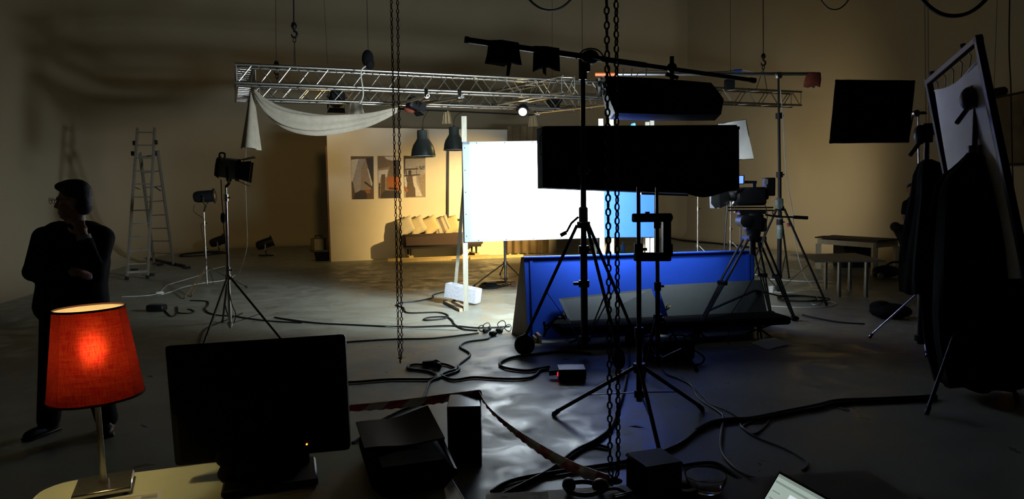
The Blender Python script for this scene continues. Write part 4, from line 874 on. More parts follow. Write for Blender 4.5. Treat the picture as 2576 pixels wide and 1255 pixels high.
# ================================================================== T-bar stand with red sandbag
gf = G(2080, 770); yT = 9.9; cb = V((D(1962, 660, yT).x, yT, 0)); top = D(1958, 190, yT); ap = D(1962, 525, yT)
t = stand('crank_stand', 'dark green-grey crank stand carrying the horizontal pipe with the red sandbag', top, ap, [gf, G(1855, 748), G(1985, 700)], .25, .032, m_bpaint, m_bpaint, cat='crank stand', rleg=.016, joints=(.33, .55, .82))
m_worn = mat('worn_green_paint', (.20, .24, .21), .55, .3, var=.5, scale=14)
part('lower_tube', MB().tube([D(1962, 545, yT), D(1961, 600, yT)], .042, 14), m_worn, t); part('crank_housing', MB().box(D(1960, 512, yT - .04), (.1, .1, .16), None, .02), m_worn, t)
part('crank_ring', MB().tube([D(1955 + 12 * math.cos(a), 535 + 8 * math.sin(a), yT - .1) for a in [i * .7 for i in range(9)]], .008, 6, True), m_bpaint, t)
part('tape_mark', MB().tube([D(1982, 561, yT - .05), D(1985, 570, yT - .06)], .02, 10), mat('red_tape', (.4, .05, .05), .6, var=.1), t)
A, B = D(1497, 187, yT), D(2062, 186, yT)
t = thing('crossbar_pipe', 'horizontal silver pipe with an orange end across the crank stand top', 'pipe', top)
part('tube', MB().pipe(A.lerp(B, .1), B, .024, .2, 14), m_alu, t); part('orange_end', MB().pipe(A, A.lerp(B, .102), .027, .2, 14), mat('orange_paint', (.45, .10, .02), .5, var=.1), t)
part('centre_clamp', MB().box(D(1958, 190, yT), (.09, .09, .09), None, .015), m_nickel, t)
for px in (1567, 1588, 1625): part('clip', MB().tube([D(px, 190, yT - .02), D(px + 2, 172, yT - .02)], .009, 6), m_bplast, t)
part('connector', MB().tube([D(1845, 178, yT), D(1866, 177, yT)], .02, 10), mat('blue_plug', (.02, .08, .35), .4, var=.05), t)
part('cable', MB().tube(smooth([D(1866, 177, yT), D(1885, 179, yT), D(1905, 184, yT), D(1918, 191, yT)], 4), .006, 6), m_wcord, t)
part('dark_cable', MB().tube(smooth([D(1600, 192, yT - .03), D(1620, 178, yT - .03), D(1700, 178, yT - .03), D(1790, 181, yT - .03), D(1845, 178, yT)], 4), .006, 6), m_rub, t)
sandbag('rust red sandbag hung over the end of the horizontal pipe', [(2031, 181), (2048, 181), (2065, 183), (2066, 200), (2063, 220), (2052, 215), (2048, 222), (2040, 218), (2033, 221), (2021, 219), (2024, 200)], yT - .01, m_red, .05)
cable([D(1963, 225, yT - .05), D(1970, 300, yT - .05), D(1975, 400, yT - .05), D(1982, 470, yT - .05), D(1992, 520, yT - .05), D(2003, 620, yT - .06), D(2022, 690, yT - .08), D(2046, 724, yT - .1), G(2060, 762) + V((0, 0, .006))], .006, m_wcord, 'white cord hanging from the crossbar pipe to the floor', 'hanging_cable', z=1)
# ================================================================== film camera on tripod
yc = 7.9; C = lambda px, py, dy=0.0: D(px, py, yc + dy)
hub = C(1893, 592)
t = thing('camera_tripod', 'black camera tripod with twin tube legs beside the blue flat', 'tripod', V((hub.x, hub.y, 0)))
part('bowl', MB().tube([C(1893, 575), C(1893, 605)], [.10, .075], 16), m_bpaint, t); part('head', MB().box(C(1895, 559), (.20, .17, .22), None, .03).box(C(1915, 565), (.09, .15, .16), None, .02), m_bpaint, t)
part('head_drum', MB(frame(C(1880, 556, -.1), (0, 1, 0))).lathe([(.04, 0), (.075, .01), (.075, .2), (.04, .21)], 18), m_bpaint, t)
part('pan_bar', MB().tube([C(1925, 540), C(1955, 545, -.05), C(1995, 546, -.08)], .011, 8).tube([C(1995, 546, -.08), C(2032, 548, -.1)], .02, 10), m_bpaint, t)
part('centre_column', MB().tube([C(1893, 600), C(1893, 640)], .035, 12), m_bpaint, t)
for foot, a in ((G(1738, 866), C(1878, 598, -.04)), (G(1998, 806), C(1915, 600, -.02)), (G(1938, 792), C(1899, 604, .06))):
    d = (V((foot.x, foot.y, 0)) - V((hub.x, hub.y, 0))).normalized(); sd = d.cross(V((0, 0, 1))) * .035; e = V((foot.x, foot.y, .03)); m_ = a.lerp(e, .45)
    L = part('leg', MB().tube([a + sd, m_ + sd], .014, 8).tube([a - sd, m_ - sd], .014, 8).tube([m_ + sd * .9, e + sd * .3], .011, 8).tube([m_ - sd * .9, e - sd * .3], .011, 8).tube([m_ , e], .010, 8), m_bpaint, t)
    part('leg_clamp', MB().bar(m_ + sd * 1.7, m_ - sd * 1.7, .05, .05, (0, 0, 1), .01), m_bplast, L); part('leg_top', MB().bar(a + sd * 1.5, a - sd * 1.5, .05, .05), m_nickel, L)
    part('foot', MB().ell(e, (.06, .06, .03)), m_rub, t)
    part('spreader_arm', MB().bar(C(1900, 730), a.lerp(e, .72), .03, .015), m_bpaint, t)
t = thing('film_camera', 'black film camera with matte box and lit blue monitor on the tripod', 'film camera', C(1893, 540))
part('body', MB().box(C(1886, 494), (.34, .18, .21), None, .025), m_bplast, t); part('rear_body', MB().box(C(1915, 488, .01), (.13, .15, .13), None, .015), m_bplast, t)
part('battery', MB().box(C(1934, 470), (.11, .13, .21), None, .01), m_bplast, t); part('battery_plate', MB().box(C(1927, 457, -.068), (.045, .006, .06)), m_silver, t)
part('top_handle', MB().tube([C(1872, 458), C(1903, 458)], .016, 10).box(C(1897, 466), (.04, .03, .06)), m_bplast, t)
part('lens', MB(frame(C(1862, 492), (-1, 0, -.02))).lathe([(.055, -.03), (.06, .03), (.055, .06), (.066, .07), (.066, .11), (.058, .12), (.058, .17), (0, .17)], 24), m_bplast, t)
part('matte_box', MB(frame(C(1822, 498), (-1, -.15, -.05))).hexa([(-.08, -.02, -.07), (.08, -.02, -.07), (.08, -.02, .07), (-.08, -.02, .07)], [(-.13, .12, -.11), (.13, .12, -.11), (.13, .12, .11), (-.13, .12, .11)]), m_bpaint, t)
part('matte_flag', MB().plate([C(1790, 482, -.1), C(1812, 472, -.1), C(1822, 515, -.1), C(1800, 525, -.1), C(1789, 512, -.1)], .006, (0, 1, 0)), m_blk, t)
part('monitor_housing', MB(frame(C(1864, 452, -.04), (.35, 1, 0))).box((0, 0, 0), (.075, .02, .105), None, .006), m_bplast, t)
part('monitor_screen', MB(frame(C(1863, 452, -.052), (.35, 1, 0))).box((0, 0, 0), (.06, .004, .085)), emis('blue_monitor', (.12, .25, 1.0), 1.1), t)
part('viewfinder', MB().tube([C(1872, 476, -.06), C(1862, 478, -.08), C(1850, 479, -.1)], [.025, .022, .03], 12), m_bplast, t)
for z in (522, 529): part('rail_rod', MB().tube([C(1830, z, -.03), C(1945, z, -.03)], .0085, 8), m_bplast, t)
part('base_plate', MB().box(C(1890, 533), (.30, .12, .05)), m_bpaint, t); part('follow_focus', MB(frame(C(1846, 512, -.1), (0, -1, 0))).lathe([(.03, 0), (.03, .03), (.02, .04)], 14), m_nickel, t)
part('rail_clamp', MB().box(C(1851, 532), (.03, .05, .03)), mat('orange_red_plastic', (.35, .07, .03), .5, var=.1), t)
cable([C(1925, 515, -.05), C(1930, 545, -.12), C(1922, 590, -.2), C(1915, 640, -.28), C(1898, 690, -.34), C(1875, 735, -.38), C(1852, 770, -.42), C(1836, 800, -.46), G(1832, 868) + V((0, 0, .006))], .005, m_rub, 'thin black cable drooping from the film camera to the floor', 'hanging_cable', z=1)
# ================================================================== tables at the wall and the seated man
def table4(name, label, quad, zt, th, legs, leg_r, m_top, m_leg, square=False):
    t = thing(name, label, 'table', sum(legs, V((0, 0, 0))) / 4); P = [V((p.x, p.y, zt - th)) for p in quad]
    for l in legs:
        if square: part('leg', MB().bar(V((l.x, l.y, 0)), V((l.x, l.y, zt - th)), .085, .085, (0, 1, 0)), m_leg, t)
        else: part('leg', MB().tube([V((l.x, l.y, .03)), V((l.x, l.y, zt - th))], leg_r, 14), m_leg, t); part('leg_foot', MB().tube([V((l.x, l.y, 0)), V((l.x, l.y, .2))], leg_r * 1.12, 14), m_leg, t)
    return t, P
lg = [G(2076, 727), G(2110, 746), G(2137, 728), G(2178, 747)]
gl = [lg[0], lg[1], lg[3], lg[2]]
za = D(2110, 655, lg[1].y).z
q = [H(1988, 640, za), H(2048, 656, za), H(2228, 655, za), H(2150, 636, za)]
t, P = table4('low_table', 'low grey-topped table on four round steel legs', q, za, .025, lg, .03, m_grtab, m_nickel)
part('table_top', MB().hexa(P, [p + V((0, 0, .025)) for p in P]), m_grtab, t)
lw = [G(2058, 676), G(2198, 693), G(2112, 665), G(2254, 686)]
zw = D(2200, 608, lw[1].y).z; 
u_ = lw[1] - lw[0]; v_ = (lw[3] - lw[1]); lw[2] = lw[0] + v_
t, P = table4('timber_table', 'rough pale timber table with dark boards on top near the seated man', lw, zw, .12, lw, .05, m_pine3, m_pine3, True)
part('apron', MB().bar(lw[0] + V((0, 0, zw - .07)), lw[1] + V((0, 0, zw - .07)), .05, .1).bar(lw[2] + V((0, 0, zw - .07)), lw[3] + V((0, 0, zw - .07)), .05, .1).bar(lw[1] + V((0, 0, zw - .07)), lw[3] + V((0, 0, zw - .07)), .05, .1).bar(lw[0] + V((0, 0, zw - .07)), lw[2] + V((0, 0, zw - .07)), .05, .1), m_pine3, t)
for k in range(7):
    a = lw[0].lerp(lw[2], k / 7 - .02) - u_ * .06; b = a + u_ * 1.13 + v_ * .02 * (k % 2)
    part('board', MB().bar(a + v_ * .07 + V((0, 0, zw + .012 + .006 * (k % 3))), b + v_ * .07 + V((0, 0, zw + .012 + .006 * ((k + 1) % 3))), v_.length / 7.6, .03), m_darkw, t)
g = G(2160, 680); single('storage_box', MB().box(g + V((.3, .75, .25)), (.75, .5, .5), None, .02), m_bplast, 'black storage box standing under the timber table', 'box')
g = G(2118, 650); single('fan_heater', MB().box(g + V((0, .1, .3)), (.28, .2, .3), None, .04).box(g + V((0, .1, .1)), (.1, .1, .2)).box(g + V((0, .1, .02)), (.3, .25, .04)), m_bplast, 'small black heater standing behind the timber table', 'heater')
g = G(2236, 700); t = thing('black_vacuum', 'black machine with a coiled hose beside the timber table leg', 'machine', g)
part('body', MB().ell(g + V((0, .1, .12)), (.26, .16, .12)).ell(g + V((-.18, .05, .09)), (.1, .1, .085)), m_bplast, t)
part('hose', MB().tube(smooth([g + V((-.1, 0, .2)), g + V((.05, 0, .3)), g + V((.25, 0, .28)), g + V((.36, 0, .14)), g + V((.34, -.05, .03))], 5), .02, 8), m_rub, t); part('wheel', MB(frame(g + V((-.2, -.07, .06)), (0, -1, 0))).lathe([(.02, 0), (.055, .0), (.055, .03), (.02, .03)], 16), m_nickel, t)

# ------------------------------------------------------------------ figures
def remesh(mb, name, mats, vox, parent, loc, it=4):
    me = bpy.data.meshes.new(name + '_raw'); me.from_pydata(mb.v, [], mb.f); o = bpy.data.objects.new(name + '_raw', me); COL.objects.link(o)
    r = o.modifiers.new('r', 'REMESH'); r.mode = 'VOXEL'; r.voxel_size = vox
    s = o.modifiers.new('s', 'SMOOTH'); s.iterations = it; s.factor = .5
    dg = bpy.context.evaluated_depsgraph_get(); m2 = bpy.data.meshes.new_from_object(o.evaluated_get(dg)); m2.name = name
    bpy.data.objects.remove(o); bpy.data.meshes.remove(me); m2.materials.clear(); m2.materials.append(mats)
    m2.polygons.foreach_set('use_smooth', [True] * len(m2.polygons))
    L = V(loc); m2.transform(M.Translation(-L)); o = bpy.data.objects.new(name, m2); COL.objects.link(o); o.parent = parent; return o
def limb(mb, pts, rs, n=12):
    mb.tube(pts, rs, n)
    for p, r in zip(pts, rs): mb.ell(p, r, 12, 8)
def head(mb, c, fwd, s=1.0, up=V((0, 0, 1))):
    fr = frame(c, fwd, up); R = fr.to_3x3(); P = lambda x, y, z: fr @ V((x * s, y * s, z * s)); r = lambda *a: tuple(k * s for k in a)
    mb.ell(P(0, -.012, .03), r(.076, .096, .092), 18, 12, R); mb.ell(P(0, .035, -.045), r(.058, .058, .068), 16, 10, R); mb.ell(P(0, .066, -.092), r(.027, .026, .022), 12, 8, R)
    mb.tube([P(0, .088, .018), P(0, .108, -.025), P(0, .09, -.032)], [.009 * s, .015 * s, .012 * s], 8); mb.ell(P(0, .105, -.026), r(.016, .014, .011), 8, 6, R)
    mb.ell(P(0, .083, .03), r(.05, .018, .011), 10, 6, R); mb.ell(P(0, .09, -.060), r(.024, .010, .007), 10, 6, R); mb.ell(P(0, .088, -.071), r(.021, .010, .007), 10, 6, R)
    for sg in (-1, 1): mb.ell(P(sg * .078, -.008, -.008), r(.011, .02, .033), 10, 8, R); mb.ell(P(sg * .042, .055, -.03), r(.026, .03, .026), 10, 6, R)
    return P
def hand(mb, wrist, dirv, palm_n, s=1.0, curl=.5, thumb=1):
    fr = frame(wrist, dirv, palm_n); P = lambda x, y, z: fr @ V((x * s, y * s, z * s))
    mb.ell(P(0, .045, 0), (.043 * s, .05 * s, .016 * s), 12, 8, fr.to_3x3()); mb.tube([P(0, -.03, 0), P(0, .03, 0)], [.026 * s, .034 * s], 10)
    for i, (x, L) in enumerate(((-.032, .068), (-.011, .078), (.011, .074), (.031, .058))):
        c = curl * (1 + .12 * i); a = P(x * .9, .085, 0); b = P(x * 1.1, .085 + L * .5 * math.cos(c * .5), -L * .5 * math.sin(c * .5)); e = P(x * 1.1, .085 + L * .5 * math.cos(c * .5) + L * .5 * math.cos(c * 1.5), -L * .5 * math.sin(c * .5) - L * .5 * math.sin(c * 1.5))
        limb(mb, [a, b, e], [.0105 * s, .0095 * s, .008 * s], 8)
    limb(mb, [P(thumb * -.03, .02, -.008), P(thumb * -.06, .05, -.018), P(thumb * -.066, .085, -.025)], [.014 * s, .011 * s, .009 * s], 8)
# standing man in a dark jacket
yp = 4.86; J = lambda px, py, dy=0.0: D(px, py, yp + dy)
fl, fr_ = G(122, 1088), G(268, 1084); base = (fl + fr_) / 2
man = thing('person', 'standing man in a dark jacket and glasses, hand raised to his face', 'person', base)
hc = J(186, 508); face = V((-.93, -.32, -.05))
mb = MB(); PH = head(mb, hc, face, 1.07)
limb(mb, [J(190, 530, .02), J(190, 575, .03)], [.062, .068]); limb(mb, [J(188, 590, .03), J(186, 640, .02), J(184, 700, .02), J(184, 760, .02)], [.08, .11, .10, .11])
limb(mb, [J(120, 600, .03), J(258, 600, .03)], [.06, .06])
kl, kr = J(132, 930, -.02), J(236, 930, -.05)
limb(mb, [J(146, 775), kl, V((fl.x, fl.y + .02, .10))], [.09, .062, .045]); limb(mb, [J(220, 775), kr, V((fr_.x, fr_.y + .02, .10))], [.09, .062, .045])
sl, sr = J(112, 598, .03), J(258, 598, .03); el, er = J(82, 684, -.06), J(240, 688, -.16)
wl, wr = J(190, 683, -.25), J(208, 588, -.19)
limb(mb, [sl, el, wl], [.058, .045, .032]); limb(mb, [sr, er, wr], [.058, .045, .032])
hand(mb, wl, (wl - el), V((0, .4, 1)), 1.0, .8, 1)
hand(mb, wr, J(192, 545, -.13) - wr, V((.6, -.8, .1)), 1.0, .7, 1)
for f, fx_ in ((fl, -.02), (fr_, .03)): mb.ell(V((f.x + fx_, f.y - .03, .04)), (.03, .07, .03))
remesh(mb, 'body', m_skin, .0085, man, base, 3)
mb = MB()                                             # jacket
limb(mb, [J(190, 578, .03), J(188, 600, .03)], [.082, .12])
for dx in (-.095, -.04, .04, .095):
    limb(mb, [J(187, 605, .03) + V((dx, 0, 0)), J(184, 660, .02) + V((dx * .95, 0, 0)), J(182, 720, .02) + V((dx * .95, 0, 0)), J(180, 768, .02) + V((dx * 1.35, 0, 0))], [.145, .16, .15, .135])
limb(mb, [J(118, 594, .03), J(188, 580, .03), J(254, 592, .03)], [.075, .085, .075])
limb(mb, [sl, el, el.lerp(wl, .85)], [.083, .068, .055]); limb(mb, [sr, er, er.lerp(wr, .8)], [.083, .07, .055])
mb.tube([J(183, 745, .02), J(180, 782, .02)], [.2, .235], 24)
remesh(mb, 'jacket', m_jack, .013, man, base, 5)
mb = MB(); limb(mb, [J(146, 770), kl, V((fl.x, fl.y + .01, .09))], [.115, .09, .075]); limb(mb, [J(220, 770), kr, V((fr_.x, fr_.y + .01, .09))], [.115, .09, .075]); limb(mb, [J(150, 775), J(216, 775)], [.12, .12])
remesh(mb, 'trousers', m_jack, .013, man, base, 4)
for f, nm in ((fl, 0), (fr_, 1)):
    d = V((-.25, -1, 0)).normalized() if nm == 0 else V((.55, -.85, 0)).normalized(); mb = MB(frame(V((f.x, f.y, .0)), d)); mb.ell((0, .0, .045), (.047, .09, .05)).ell((0, .09, .035), (.045, .10, .035)).box((0, .05, .01), (.085, .26, .02), None, .008); part('shoe', mb, m_bplast, man)
mb = MB(); R = frame(hc, face).to_3x3(); 
mb.ell(PH(0, -.022, .06), (.09, .102, .098), 18, 12, R).ell(PH(0, -.052, -.012), (.08, .066, .085), 16, 10, R).ell(PH(0, .05, .105), (.06, .055, .036), 14, 8, R).ell(PH(0, .0, .112), (.072, .085, .042), 14, 8, R)
remesh(mb, 'hair', m_hair, .009, man, base, 2)
gl = MB()
for sg in (-1, 1): gl.tube([PH(sg * .034 + .026 * math.cos(a), .125, .015 + .021 * math.sin(a)) for a in [i * .524 for i in range(12)]], .0018, 6, True); gl.tube([PH(sg * .06, .125, .02), PH(sg * .088, .0, .02)], .0018, 6)
gl.tube([PH(-.008, .125, .02), PH(.008, .125, .02)], .0018, 6); part('glasses', gl, m_iron, man)
part('shirt_cuff', MB().tube([er.lerp(wr, .78), er.lerp(wr, .97)], [.05, .045], 14), mat('pale_shirt', (.35, .38, .42), .8, var=.1), man)
# seated man on a stool
ys = 12.7; Q = lambda px, py, dy=0.0: D(px, py, ys + dy)
st = Q(2302, 590); stool = thing('bar_stool', 'high stool under the seated man in a dark T-shirt', 'stool', V((st.x, st.y, 0)))
zs = Q(2300, 592).z; part('seat', MB(M.Translation((st.x, st.y, zs)) @ M.Rotation(math.pi / 2, 4, 'X')).lathe([(.17, -.05), (.18, -.03), (.18, 0), (.16, .01), (0, .012)], 24), m_bplast, stool)
for a in range(4): d = V((math.cos(a * 1.571 + .78), math.sin(a * 1.571 + .78), 0)); part('leg', MB().tube([V((st.x, st.y, zs - .04)) + d * .12, V((st.x, st.y, 0)) + d * .22], .012, 8), m_nickel, stool)
part('foot_ring', MB().tube([V((st.x, st.y, .34)) + V((math.cos(a), math.sin(a), 0)) * .19 for a in [i * .3927 for i in range(16)]], .009, 6, True), m_nickel, stool)
sit = thing('person', 'seated man in a dark T-shirt and jeans on a high stool', 'person', V((st.x, st.y, zs)))
mb = MB(); hc = Q(2293, 478); fdir = V((-.55, -.8, .05)); PS = head(mb, hc, fdir, 1.0)
limb(mb, [Q(2296, 490), Q(2299, 505)], [.055, .06]); limb(mb, [Q(2300, 515), Q(2302, 545), Q(2303, 575)], [.12, .13, .13])
s1_, s2_ = Q(2281, 513, -.03), Q(2322, 513, .05)
e1, e2 = Q(2274, 548, -.06), Q(2330, 548, -.05); h1, h2 = Q(2285, 572, -.22), Q(2300, 574, -.28)
limb(mb, [s1_, s2_], [.06, .06]); limb(mb, [s1_, e1, h1], [.052, .042, .03]); limb(mb, [s2_, e2, h2], [.052, .042, .03])
hand(mb, h1, V((.6, -.6, -.3)), V((0, 0, 1)), 1, .8, 1); hand(mb, h2, V((-.7, -.5, -.1)), V((0, 0, 1)), 1, .9, -1)
hp1, hp2 = Q(2293, 583, -.06), Q(2312, 584, -.03); k1, k2 = Q(2252, 570, -.3), Q(2318, 574, -.5); f1_, f2_ = Q(2275, 618, -.22), Q(2322, 630, -.42)
limb(mb, [hp1, k1, f1_], [.09, .062, .042]); limb(mb, [hp2, k2, f2_], [.09, .062, .042]); mb.ell(Q(2296, 580), (.17, .14, .11))
remesh(mb, 'body', m_skin, .01, sit, sit.location, 3)
mb = MB(); limb(mb, [Q(2300, 508), Q(2301, 545), Q(2302, 580)], [.135, .155, .16]); limb(mb, [s1_, s2_], [.078, .078]); limb(mb, [s1_, s1_.lerp(e1, .6)], [.078, .07]); limb(mb, [s2_, s2_.lerp(e2, .6)], [.078, .07])
remesh(mb, 't_shirt', m_jack, .014, sit, sit.location, 4)
pr = Q(2302, 534, -.165); part('shirt_print', MB().plate([pr + V((-.05, 0, .03)), pr + V((.03, 0, .035)), pr + V((.05, 0, -.02)), pr + V((-.03, 0, -.035))], .004, (0, -1, 0)), m_redc, sit)
mb = MB(); limb(mb, [hp1, k1, f1_], [.115, .088, .068]); limb(mb, [hp2, k2, f2_], [.115, .088, .068]); mb.ell(Q(2300, 584), (.18, .15, .1))
remesh(mb, 'jeans', mat('dark_denim', (.012, .013, .018), .9, var=.2, scale=30), .014, sit, sit.location, 3)
mb = MB(); R = frame(hc, fdir).to_3x3(); mb.ell(PS(0, -.022, .055), (.085, .1, .078), 16, 10, R).ell(PS(0, -.06, .0), (.072, .06, .08), 14, 8, R).ell(PS(0, .05, .095), (.055, .04, .025), 12, 8, R); remesh(mb, 'hair', m_hair, .009, sit, sit.location, 2)
for f in (f1_, f2_): mb = MB(frame(f - V((0, 0, .06)), (-.5, -.85, -.1))); mb.ell((0, .02, .03), (.045, .09, .05)).ell((0, .1, .015), (.042, .09, .034)); part('shoe', mb, m_bplast, sit)

# ================================================================== flag, diffusion frame and cases at the dark side
yf = 7.15; pb = V((D(2312, 700, yf).x, yf, 0))
stand('c_stand', 'slim chrome stand with low spread legs holding the black flag', D(2310, 284, yf), D(2314, 738, yf), [G(2187, 850), G(2331, 898), G(2400, 822)], .2, .012, m_chrome, m_chrome, joints=(.4, .75), rleg=.010)
q = [D(2104, 203, yf), D(2299, 205, yf), D(2284, 356, yf - .1), D(2089, 358, yf - .1)]
t = thing('black_flag', 'square black cloth flag held out on the slim chrome stand', 'flag', q[3].lerp(q[2], .5))
part('cloth', MB().hexa([p.lerp(sum(q, V((0, 0, 0))) / 4, .02) for p in q], [p.lerp(sum(q, V((0, 0, 0))) / 4, .02) + V((0, .006, 0)) for p in q]), m_blk, t)
part('wire_frame', MB().tube(smooth([a for i in range(4) for a in (q[i].lerp(q[(i + 1) % 4], .04), q[i].lerp(q[(i + 1) % 4], .5), q[i].lerp(q[(i + 1) % 4], .96))], 3, True), .011, 8, True), m_blk, t)
part('grip_rod', MB().tube([D(2292, 281, yf), D(2332, 286, yf)], .008, 8), m_chrome, t); part('grip_head', MB(frame(D(2309, 284, yf - .04), (0, 1, 0))).lathe([(.02, 0), (.035, .01), (.035, .07), (.02, .08)], 16), m_nickel, t)
part('grip_knob', MB().box(D(2322, 284, yf - .03), (.06, .04, .03), None, .01), m_bplast, t); part('stay_rod', MB().tube([D(2298, 285, yf), D(2285, 352, yf - .1)], .007, 8), m_bpaint, t)
TRc, TLc, BRc = D(2461, 99, 5.1), D(2336, 206, 6.1), D(2592, 735, 4.75); BLc = TLc + (BRc - TRc)
fx = (TRc - TLc).normalized(); fz = (TRc - BRc).normalized(); fn = fx.cross(fz).normalized()
t = thing('diffusion_frame', 'large tilted black frame with white diffusion cloth tied inside', 'diffusion frame', BLc)
for a, b in ((TLc, TRc), (TRc, BRc), (BRc, BLc), (BLc, TLc)):
    e_ = (b - a).normalized() * .03; part('frame_tube', MB().bar(a - e_, b + e_, .05, .05, fn, .006), m_bpaint, t)
ins = .10; cq = [TLc + fx * ins - fz * ins * 1.1, TRc - fx * ins * .7 - fz * ins * 1.3, BRc - fx * ins * .7 + fz * ins, BLc + fx * ins + fz * ins]
part('diffusion_cloth', MB().grid(lambda u, v: cq[0].lerp(cq[1], u).lerp(cq[3].lerp(cq[2], u), v) - fz * (.06 * math.sin(math.pi * u) * (1 - v) ** 3) + fn * .02 * math.sin(u * 4 + v * 3), 18, 18, .003), m_white, t)
part('cloth_hem', MB().tube([cq[0].lerp(cq[1], k / 8) - fz * .06 * math.sin(math.pi * k / 8) for k in range(9)] + [cq[1].lerp(cq[2], k / 4) for k in range(1, 5)], .010, 6), m_white, t)
for k in range(6): part('tie_cord', MB().tube([TLc.lerp(TRc, .1 + .17 * k), TLc.lerp(TRc, .1 + .17 * k) - fz * .05 - fn * .03, cq[0].lerp(cq[1], .05 + .18 * k) - fz * (.02 + .06 * math.sin(math.pi * (.05 + .18 * k)))], .005, 6), m_wcord, t)
for k in range(5): part('tie_cord', MB().tube([TRc.lerp(BRc, .15 + .18 * k), cq[1].lerp(cq[2], .13 + .19 * k)], .005, 6), m_wcord, t)
for k in (.1, .75): c = TLc.lerp(TRc, k); part('corner_knob', MB().tube([c, c + fz * .06], .02, 8), m_bpaint, t)
def crank2(label, px, ytop, y, foot, apex_py, lab_h):
    top = D(px, ytop, y); b = V((top.x, y, 0)); ap = V((top.x, y, .75))
    t = stand('crank_stand', label, top, ap, foot, .25, .034, m_bpaint, m_bpaint, cat='crank stand', rleg=.014, joints=(.45, .8))
    part('head_joint', MB().tube([top - V((0, 0, .12)), top + V((0, 0, .05))], .05, 14).ell(top + V((-.07, -.02, -.05)), (.06, .06, .09)).tube([top + V((-.08, -.06, -.1)), top + V((-.2, -.09, -.24))], .018, 8), m_bpaint, t)
    part('side_arm', MB().tube([top + V((0, 0, -.03)), top + V((.28, .1, .02))], .035, 10), m_bpaint, t)
    part('lock_handle', MB().tube([D(px + 5, ytop + 165, y - .05), D(px + 30, ytop + 170, y - .06)], .018, 8).box(D(px + 12, ytop + 148, y), (.03, .03, .08)), m_bpaint, t); return b
bR = crank2('tall black crank stand carrying the upper corner of the tilted frame', 2456, 232, 5.3, [G(2331, 1043), G(2560, 1010), G(2480, 880)], 0, 0)
bL = crank2('black crank stand beside the chrome flag stand under the tilted frame', 2332, 325, 6.3, [G(2395, 900), G(2440, 830), G(2352, 826)], 0, 0)
def drape(label, rows, y, kd=.8, ph=0.0):
    P = rows; n = len(P) - 1
    def f(u, v):
        x = v * n; i = min(int(x), n - 1); k = x - i; r = [P[i][j] * (1 - k) + P[i + 1][j] * k for j in range(3)]
        a = D(r[1], r[0], y); b = D(r[2], r[0], y); c = (a + b) / 2; rad = (b - a).length / 2; th = u * 2 * math.pi
        fo = 1 + (.07 * math.sin(th * 9 + ph) + .04 * math.sin(th * 17 + v * 3)) * min(1, v * 2)
        return c + V((math.cos(th) * rad * fo, min(kd * rad, .24) * math.sin(th) * fo, .012 * math.sin(th * 7) * v))
    return single('draped_cloth', MB().grid(f, 60, 14, .006), m_blk, label, 'cloth')
drape('black cloth draped over the crank stand beside the flag', [(402, 2326, 2342), (412, 2313, 2362), (440, 2304, 2400), (500, 2299, 2425), (570, 2288, 2440), (640, 2279, 2446), (700, 2276, 2448), (736, 2277, 2446)], 6.3)
drape('larger black cloth draped over the tall crank stand below the frame', [(385, 2436, 2466), (400, 2424, 2472), (425, 2398, 2482), (450, 2366, 2490), (520, 2352, 2510), (600, 2344, 2536), (700, 2340, 2556), (780, 2338, 2566), (880, 2346, 2566), (965, 2370, 2556)], 5.3, .8, 1.0)
# brown board on the side wall
yw = 13.1; q = [D(2484, 250, yw + .25), D(2625, 222, yw - .6), D(2625, 412, yw - .6), D(2482, 415, yw + .25)]
t = thing('canvas_backdrop', 'brown stained canvas board hung against the side wall', 'board', q[3]); part('canvas', MB().hexa(q, [p + V((.03, .02, 0)) for p in q]), m_canvas, t); part('lower_batten', MB().bar(q[3], q[2], .05, .05), m_bpaint, t); part('upper_batten', MB().bar(q[0], q[1], .04, .04), m_bpaint, t)
part('dark_stain', MB().plate([D(2575, 296, yw - .32), D(2600, 290, yw - .5), D(2600, 330, yw - .5), D(2574, 315, yw - .32)], .004, (-.2, -1, 0)), m_redc, t)
for px in (2500, 2600): 
    p = D(px, 240, yw - .1); part('hang_wire', MB().tube([V((p.x, p.y, p.z)), V((p.x, p.y, ROOMH))], .004, 6), m_iron, t)
cable([V((D(2540, 0, 12.6).x, 12.6, ROOMH)), D(2540, 0, 12.6), D(2543, 230, 12.6), D(2547, 420, 12.6), D(2551, 520, 12.6), D(2552, 600, 12.6)], .012, m_rub, 'black cable hanging down past the brown canvas board', 'hanging_cable', z=1)
g = G(2556, 712); single('storage_box', MB().box(V((g.x, g.y, .3)), (.5, .4, .6), None, .02).box(V((g.x, g.y, .615)), (.52, .42, .03), None, .01), m_silver, 'pale box standing by the side wall behind the tilted frame', 'box')
